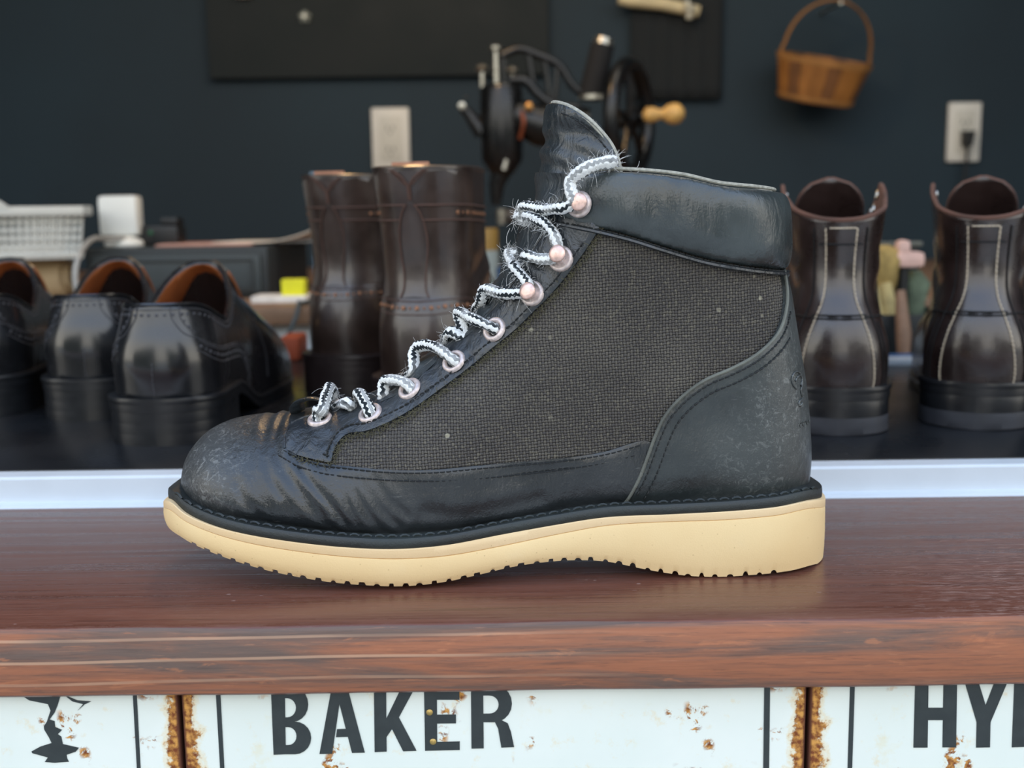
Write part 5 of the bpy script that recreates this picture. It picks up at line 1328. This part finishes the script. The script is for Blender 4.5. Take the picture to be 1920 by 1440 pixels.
# ------------------------------------------------------------------ caddy and tools seen between the two right boots
simple('caddy_black', srgb(22, 28, 30), .5, nscale=40); simple('caddy_edge', srgb(92, 92, 84), .4, nscale=40); simple('ochre_felt', srgb(152, 128, 74), .9, nscale=60, nvar=.3); simple('pink_sponge', srgb(214, 176, 162), .9, nscale=90, nvar=.1); simple('moss_cloth', srgb(92, 104, 84), .9, nscale=60, nvar=.3); simple('handle_tan', srgb(130, 100, 78), .6, nscale=60); simple('glove_sand', srgb(176, 158, 108), .9, nscale=60, nvar=.2)
def build_caddy():
    y = 1.075; x0 = B(1610, 600, y)[0]; x1 = B(1768, 600, y)[0]; cx = (x0 + x1) / 2; w = x1 - x0
    zt = B(1690, 458, y + .075)[2] - TZ; hf = B(1690, 590, y)[2] - TZ
    root = empty('tool_caddy', (cx, y, TZ), 0, 'black open tool box with a raised back, between the right-hand brown boots', 'tool box')
    MB().box((0, .075, zt / 2), (w, .006, zt), bev=.001).build('back', MAT['caddy_black'], root)
    MB().box((0, .072, zt + .0005), (w + .004, .010, .005), bev=.001).build('top_rail', MAT['caddy_edge'], root)
    MB().box((0, 0, hf / 2), (w, .006, hf), bev=.001).build('front', MAT['caddy_black'], root)
    for s in (-1, 1): MB().box((s * w / 2, .0375, hf * .55), (.005, .075, hf * 1.1), bev=.001).build('side', MAT['caddy_black'], root)
    MB().box((0, .0375, .003), (w, .075, .005)).build('bottom', MAT['caddy_black'], root)
    def blob(name, cpx, mat, label, cat):
        pass
    zb = TZ + .006
    # ochre felt wrap with two hanging tails
    P = B(1656, 500, y + .035); m = MB(); h = P[2] - zb; o = empty('felt_wrap', (P[0], y + .035, zb), 0, 'ochre felt cloth bunched up in the tool box', 'cloth')
    rr = .0155; m.lathe([(rr * .5, 0), (rr * .75, h * .3), (rr * .6, h * .62), (rr * 1.05, h * .85), (rr * 1.15, h * 1.06), (rr * .9, h * 1.22), (rr * .3, h * 1.28)], (0, 0, 0), None, 20)
    for v_ in range(len(m.v)): a = m.v[v_]; k = 1 + .12 * math.sin(a[2] * 300 + 4 * math.atan2(a[1], a[0])); m.v[v_] = (a[0] * k, a[1] * k, a[2])
    m.build('bunch', MAT['ochre_felt'], o)
    m = MB(); m.tube([(-.002, -.014, h * .8), (.002, -.019, h * .45), (.007, -.022, h * .12)], [.006, .008, .005], 10); m.tube([(-.012, -.012, h * .75), (-.009, -.017, h * .4), (-.004, -.02, h * .2)], [.005, .007, .004], 10); m.build('tail', MAT['glove_sand'], o)
    # pink sponge on a black brush
    P = B(1698, 498, y + .030); h = P[2] - zb; o = empty('sponge_dauber', (P[0], y + .030, zb), 0, 'pale pink sponge on a black stick standing in the tool box', 'sponge')
    m = MB(); m.tube([(-.002, 0, 0), (-.002, 0, h)], .0055, 10); m.build('handle', MAT['black_plastic'], o)
    m = MB(); m.box((.002, 0, h + .006), (.030, .020, .016), bev=.006); m.box((-.004, 0, h + .017), (.014, .016, .018), bev=.006); m.build('sponge', MAT['pink_sponge'], o)
    P = B(1716, 520, y + .045); h = P[2] - zb; o = MB(); n = 10
    o.lathe([(.008, 0), (.013, h * .3), (.010, h * .6), (.014, h * .9), (.006, h * 1.1)], (0, 0, 0), None, 16)
    for v_ in range(len(o.v)): a = o.v[v_]; k = 1 + .15 * math.sin(a[2] * 260 + 3 * math.atan2(a[1], a[0])); o.v[v_] = (a[0] * k, a[1] * k, a[2])
    o = o.build('cleaning_cloth', MAT['moss_cloth']); o.location = (P[0], y + .046, zb); tag(o, 'moss green rag stuffed beside the pink sponge', 'cloth')
    P = B(1695, 610, y - .02); o = empty('wooden_awl', (P[0], y - .022, TZ), 0, 'tan wooden tool handle leaning on the tool box front', 'tool')
    m = MB(); h = B(1694, 545, y - .01)[2] - TZ; m.tube([(0, 0, .002), (0, .002, h * .35), (-.001, .008, h * .75), (-.001, .012, h)], [.006, .0075, .006, .0045], 12); m.build('handle', MAT['handle_tan'], o)
    # pale tray edge on the table
    simple('tray_white', srgb(170, 178, 184), .4); simple('tray_blue', srgb(40, 76, 116), .4)
    P = B(1680, 655, 1.02); o = empty('steel_rule', (P[0], 1.0, TZ), .04, 'pale flat bar with a blue edge lying on the table before the tool box', 'ruler')
    MB().box((0, 0, .003), (.085, .022, .006), bev=.001).build('bar', MAT['tray_white'], o); MB().box((0, .013, .004), (.085, .006, .008), bev=.001).build('edge_strip', MAT['tray_blue'], o)
build_caddy()

# ------------------------------------------------------------------ on the back wall
simple('outlet_white', srgb(214, 210, 200), .4, nscale=20, nvar=.03, bump=.03); simple('outlet_ivory', srgb(200, 196, 184), .4, nscale=20, nvar=.03, bump=.03); simple('slot_dark', srgb(60, 58, 54), .6)
def outlet(px0, py0, px1, py1, label):
    a = B(px0, py1, YW); b = B(px1, py0, YW); c = (a + b) / 2; w = b[0] - a[0]; h = b[2] - a[2]
    root = empty('wall_outlet', (c[0], YW, c[2]), 0, label, 'outlet', 'outlets on the navy wall')
    MB().box((0, -.005, 0), (w, .010, h), bev=.004).build('plate', MAT['outlet_white'], root)
    MB().box((0, -.0105, 0), (w * .58, .004, h * .72), bev=.0015).build('insert', MAT['outlet_ivory'], root)
    for dz in (h * .17, -h * .17):
        m = MB()
        for dx in (-.006, .006): m.box((dx, -.0125, dz), (.0022, .001, .009))
        m.cyl((0, -.012, dz - .010), (0, -.013, dz - .010), .0022, 10); m.build('socket', MAT['slot_dark'], root)
    return root, c, h
outlet(700, 202, 767, 318, 'white wall outlet on the navy wall above the brown boots')
r_, c_, h_ = outlet(1771, 192, 1838, 304, 'white wall outlet with a black plug at the right of the navy wall')
def plug():
    P = B(1806, 254, YW); root = empty('power_plug', (P[0], YW - .0135, P[2]), 0, 'black plug with its cord, pushed into the right wall outlet', 'plug')
    m = MB(); m.add([(-.011, 0, .008), (.011, 0, .008), (.007, 0, -.022), (-.007, 0, -.022), (-.010, -.022, .006), (.010, -.022, .006), (.005, -.020, -.022), (-.005, -.020, -.022)], [(0, 1, 2, 3), (4, 7, 6, 5), (0, 4, 5, 1), (1, 5, 6, 2), (2, 6, 7, 3), (3, 7, 4, 0)]); m.build('body', MAT['black_plastic'], root, smooth=False)
    c = [np.array([0, -.011, -.018]), np.array([-.001, -.011, -.05]), np.array([-.006, -.008, -.12]), np.array([-.022, .004, -.21]), np.array([-.03, .006, -.32])]
    MB().tube(catmull(np.array(c), .006), .0032, 8).build('cord', MAT['black_plastic'], root)
plug()
# chip-wood basket hung on the wall
simple('chip_wood', srgb(150, 98, 44), .55, nscale=25, nvar=.25); simple('chip_dark', srgb(112, 72, 38), .6, nscale=25, nvar=.25); simple('chip_rim', srgb(166, 118, 66), .55, nscale=25, nvar=.2)
def build_hung():
    y = YW - .075; c = B(1527, 190, y); k = y * .988 / F_PX; s = lambda n: n * k
    root = empty('hanging_basket', tuple(c), 0, 'brown chip-wood basket with a tall hoop handle, hung on the navy wall', 'basket')
    R = Matrix.Rotation(math.radians(9), 4, 'Y') @ Matrix.Rotation(math.radians(14), 4, 'X')
    T = lambda v: np.array(R @ Vector(v))
    at, bt = s(87), s(46); ab, bb = s(68), s(36); h = s(78); n = 40
    def ell(a, b, z, n=n): return [T((a * math.cos(2 * pi * i / n), b * math.sin(2 * pi * i / n), z)) for i in range(n)]
    # staves one by one
    m = 20
    for i in range(m):
        t0, t1 = 2 * pi * (i + .03) / m, 2 * pi * (i + .97) / m; V = []
        for t in np.linspace(t0, t1, 4):
            for z, a, b in ((0, ab, bb), (h, at, bt)):
                V.append(T((a * math.cos(t), b * math.sin(t), z))); V.append(T(((a - .003) * math.cos(t), (b - .003) * math.sin(t), z)))
        F = []
        for j in range(3):
            o = j * 4; F += [(o, o + 4, o + 6, o + 2), (o + 1, o + 3, o + 7, o + 5), (o + 2, o + 6, o + 7, o + 3), (o, o + 1, o + 5, o + 4)]
        F += [(0, 2, 3, 1), (12, 13, 15, 14)]
        x = MB(); x.add(V, F); x.build('stave', MAT['chip_wood'] if i % 3 else MAT['chip_dark'], root)
    x = MB(); V = ell(ab * .98, bb * .98, .002) + ell(ab * .98, bb * .98, -.001); x.add(V, [tuple(range(n))] + [tuple(range(n, 2 * n))[::-1]] + [(i, (i + 1) % n, n + (i + 1) % n, n + i) for i in range(n)]); x.build('bottom', MAT['chip_wood'], root)
    for z, e, wd in ((h - s(6), .002, s(10)), (s(6), .0018, s(7))):
        f = z / h; a = ab + (at - ab) * f + e; b = bb + (bt - bb) * f + e; x = MB(); x.tube(np.array(ell(a, b, z)), .0022, 8, closed=True, flat=1.0); V = []
        da = (at - ab) * wd / h * .5
        V = ell(a - da, b - da, z - wd / 2) + ell(a + da, b + da, z + wd / 2) + ell(a + da - .003, b + da - .003, z + wd / 2) + ell(a - da - .003, b - da - .003, z - wd / 2); F = []
        for q in range(4):
            for i in range(n): F.append((q * n + i, q * n + (i + 1) % n, ((q + 1) % 4) * n + (i + 1) % n, ((q + 1) % 4) * n + i))
        x = MB(); x.add(V, F); x.build('hoop', MAT['chip_rim'], root)
    # handle
    pts = [(-at * .93, 0, h * .75), (-at * .93, 0, h * 1.1)] + [(-at * .90 * math.cos(t), 0, h * 1.15 + s(88) * math.sin(t)) for t in np.linspace(.05, pi - .05, 24)] + [(at * .93, 0, h * 1.1), (at * .93, 0, h * .75)]
    x = MB(); x.tube(np.array([T(p) for p in pts]), s(8.5), 8, flat=.28, ref=T((1, 0, 0))); x.build('handle', MAT['chip_rim'], root)
    x = MB(); tp = T((0, 0, h * 1.15 + s(88))); x.cyl((tp[0], tp[1] - .012, tp[2] - .006), (tp[0], YW - c[1], tp[2] - .002), .003, 10); x.build('nail', MAT['steel'], root)
build_hung()
# dark panels and what hangs at the top edge
simple('panel_black', srgb(24, 31, 32), .8, nscale=12, nvar=.1); simple('cloth_black', srgb(28, 32, 34), .95, nscale=30, nvar=.15); simple('cream_paint', srgb(206, 190, 150), .5, nscale=40); simple('cream_shade', srgb(176, 170, 150), .5)
a = B(392, 148, YW - .02); b = B(1030, 148, YW - .02)
root = empty('wall_board', ((a[0] + b[0]) / 2, YW, a[2]), 0, 'wide black board fixed to the navy wall at the top', 'board')
MB().box((0, -.011, .20), (b[0] - a[0], .020, .40), bev=.004).build('board', MAT['panel_black'], root)
P = B(572, 32, YW - .022); fl = empty('wall_hook', (P[0], YW - .022, P[2]), 0, 'small pale metal rosette hook on the black board', 'hook')
m = MB()
for k in range(5): t = 2 * pi * k / 5 + .3; m.box((.0075 * math.cos(t), -.003, .0075 * math.sin(t)), (.007, .005, .007), M=Matrix.Rotation(-t, 4, 'Y'), bev=.001)
m.build('petal', simple('rosette', srgb(120, 124, 116), .5, .3), fl); MB().cyl((0, 0, 0), (0, -.012, 0), .004, 12).build('stem', MAT['steel'], fl)
a = B(1185, 186, YW - .03); b = B(1356, 186, YW - .03); t_ = B(1270, 10, YW - .03)
root = empty('hanging_apron', ((a[0] + b[0]) / 2, YW - .012, a[2]), 0, 'black cloth hanging flat on the navy wall from a cream rod', 'cloth')
w = b[0] - a[0]; n = 26; V = []; F = []
for i in range(n + 1):
    u = i / n - .5
    for j in range(9): v = j / 8; V.append((u * w, -.006 - .004 * math.sin(u * 34) * (1 - v * .6), v * (t_[2] - a[2] + .03)))
for i in range(n):
    for j in range(8): F.append((i * 9 + j, i * 9 + 9 + j, i * 9 + 10 + j, i * 9 + 1 + j))
solid(mesh('cloth', V, F, MAT['cloth_black'], root), .002)
y = YW - .035; p = [B(1180, 2, y), B(1240, 7, y), B(1300, 20, y)]
root = empty('cream_rod', tuple(p[1]), 0, 'cream rod with a small clip above the black hanging cloth', 'rod'); o_ = p[1]
MB().tube([p[0] - o_ + [-.02, 0, .004], p[0] - o_, p[1] - o_, p[2] - o_ + [.01, 0, -.002]], [.010, .011, .012, .011], 14).build('rod', MAT['cream_paint'], root)
q = B(1292, 28, y - .012) - o_; m = MB(); m.box(q, (.012, .010, .016), bev=.002); m.box(q + [0, 0, .012], (.020, .018, .012), bev=.003); m.build('clip', MAT['cream_shade'], root)
m = MB()
for s_ in (-.05, .05): m.cyl((s_, .008, .004), (s_, .035, .004), .004, 10)
m.build('bracket', MAT['steel'], root)
P = B(458, -2, YW - .022); o = MB().box((0, -.008, .006), (.026, .014, .012), bev=.003).build('cream_clip', MAT['cream_shade']); o.location = (P[0], YW - .0215, P[2]); tag(o, 'small cream clip at the top edge of the black board', 'clip')
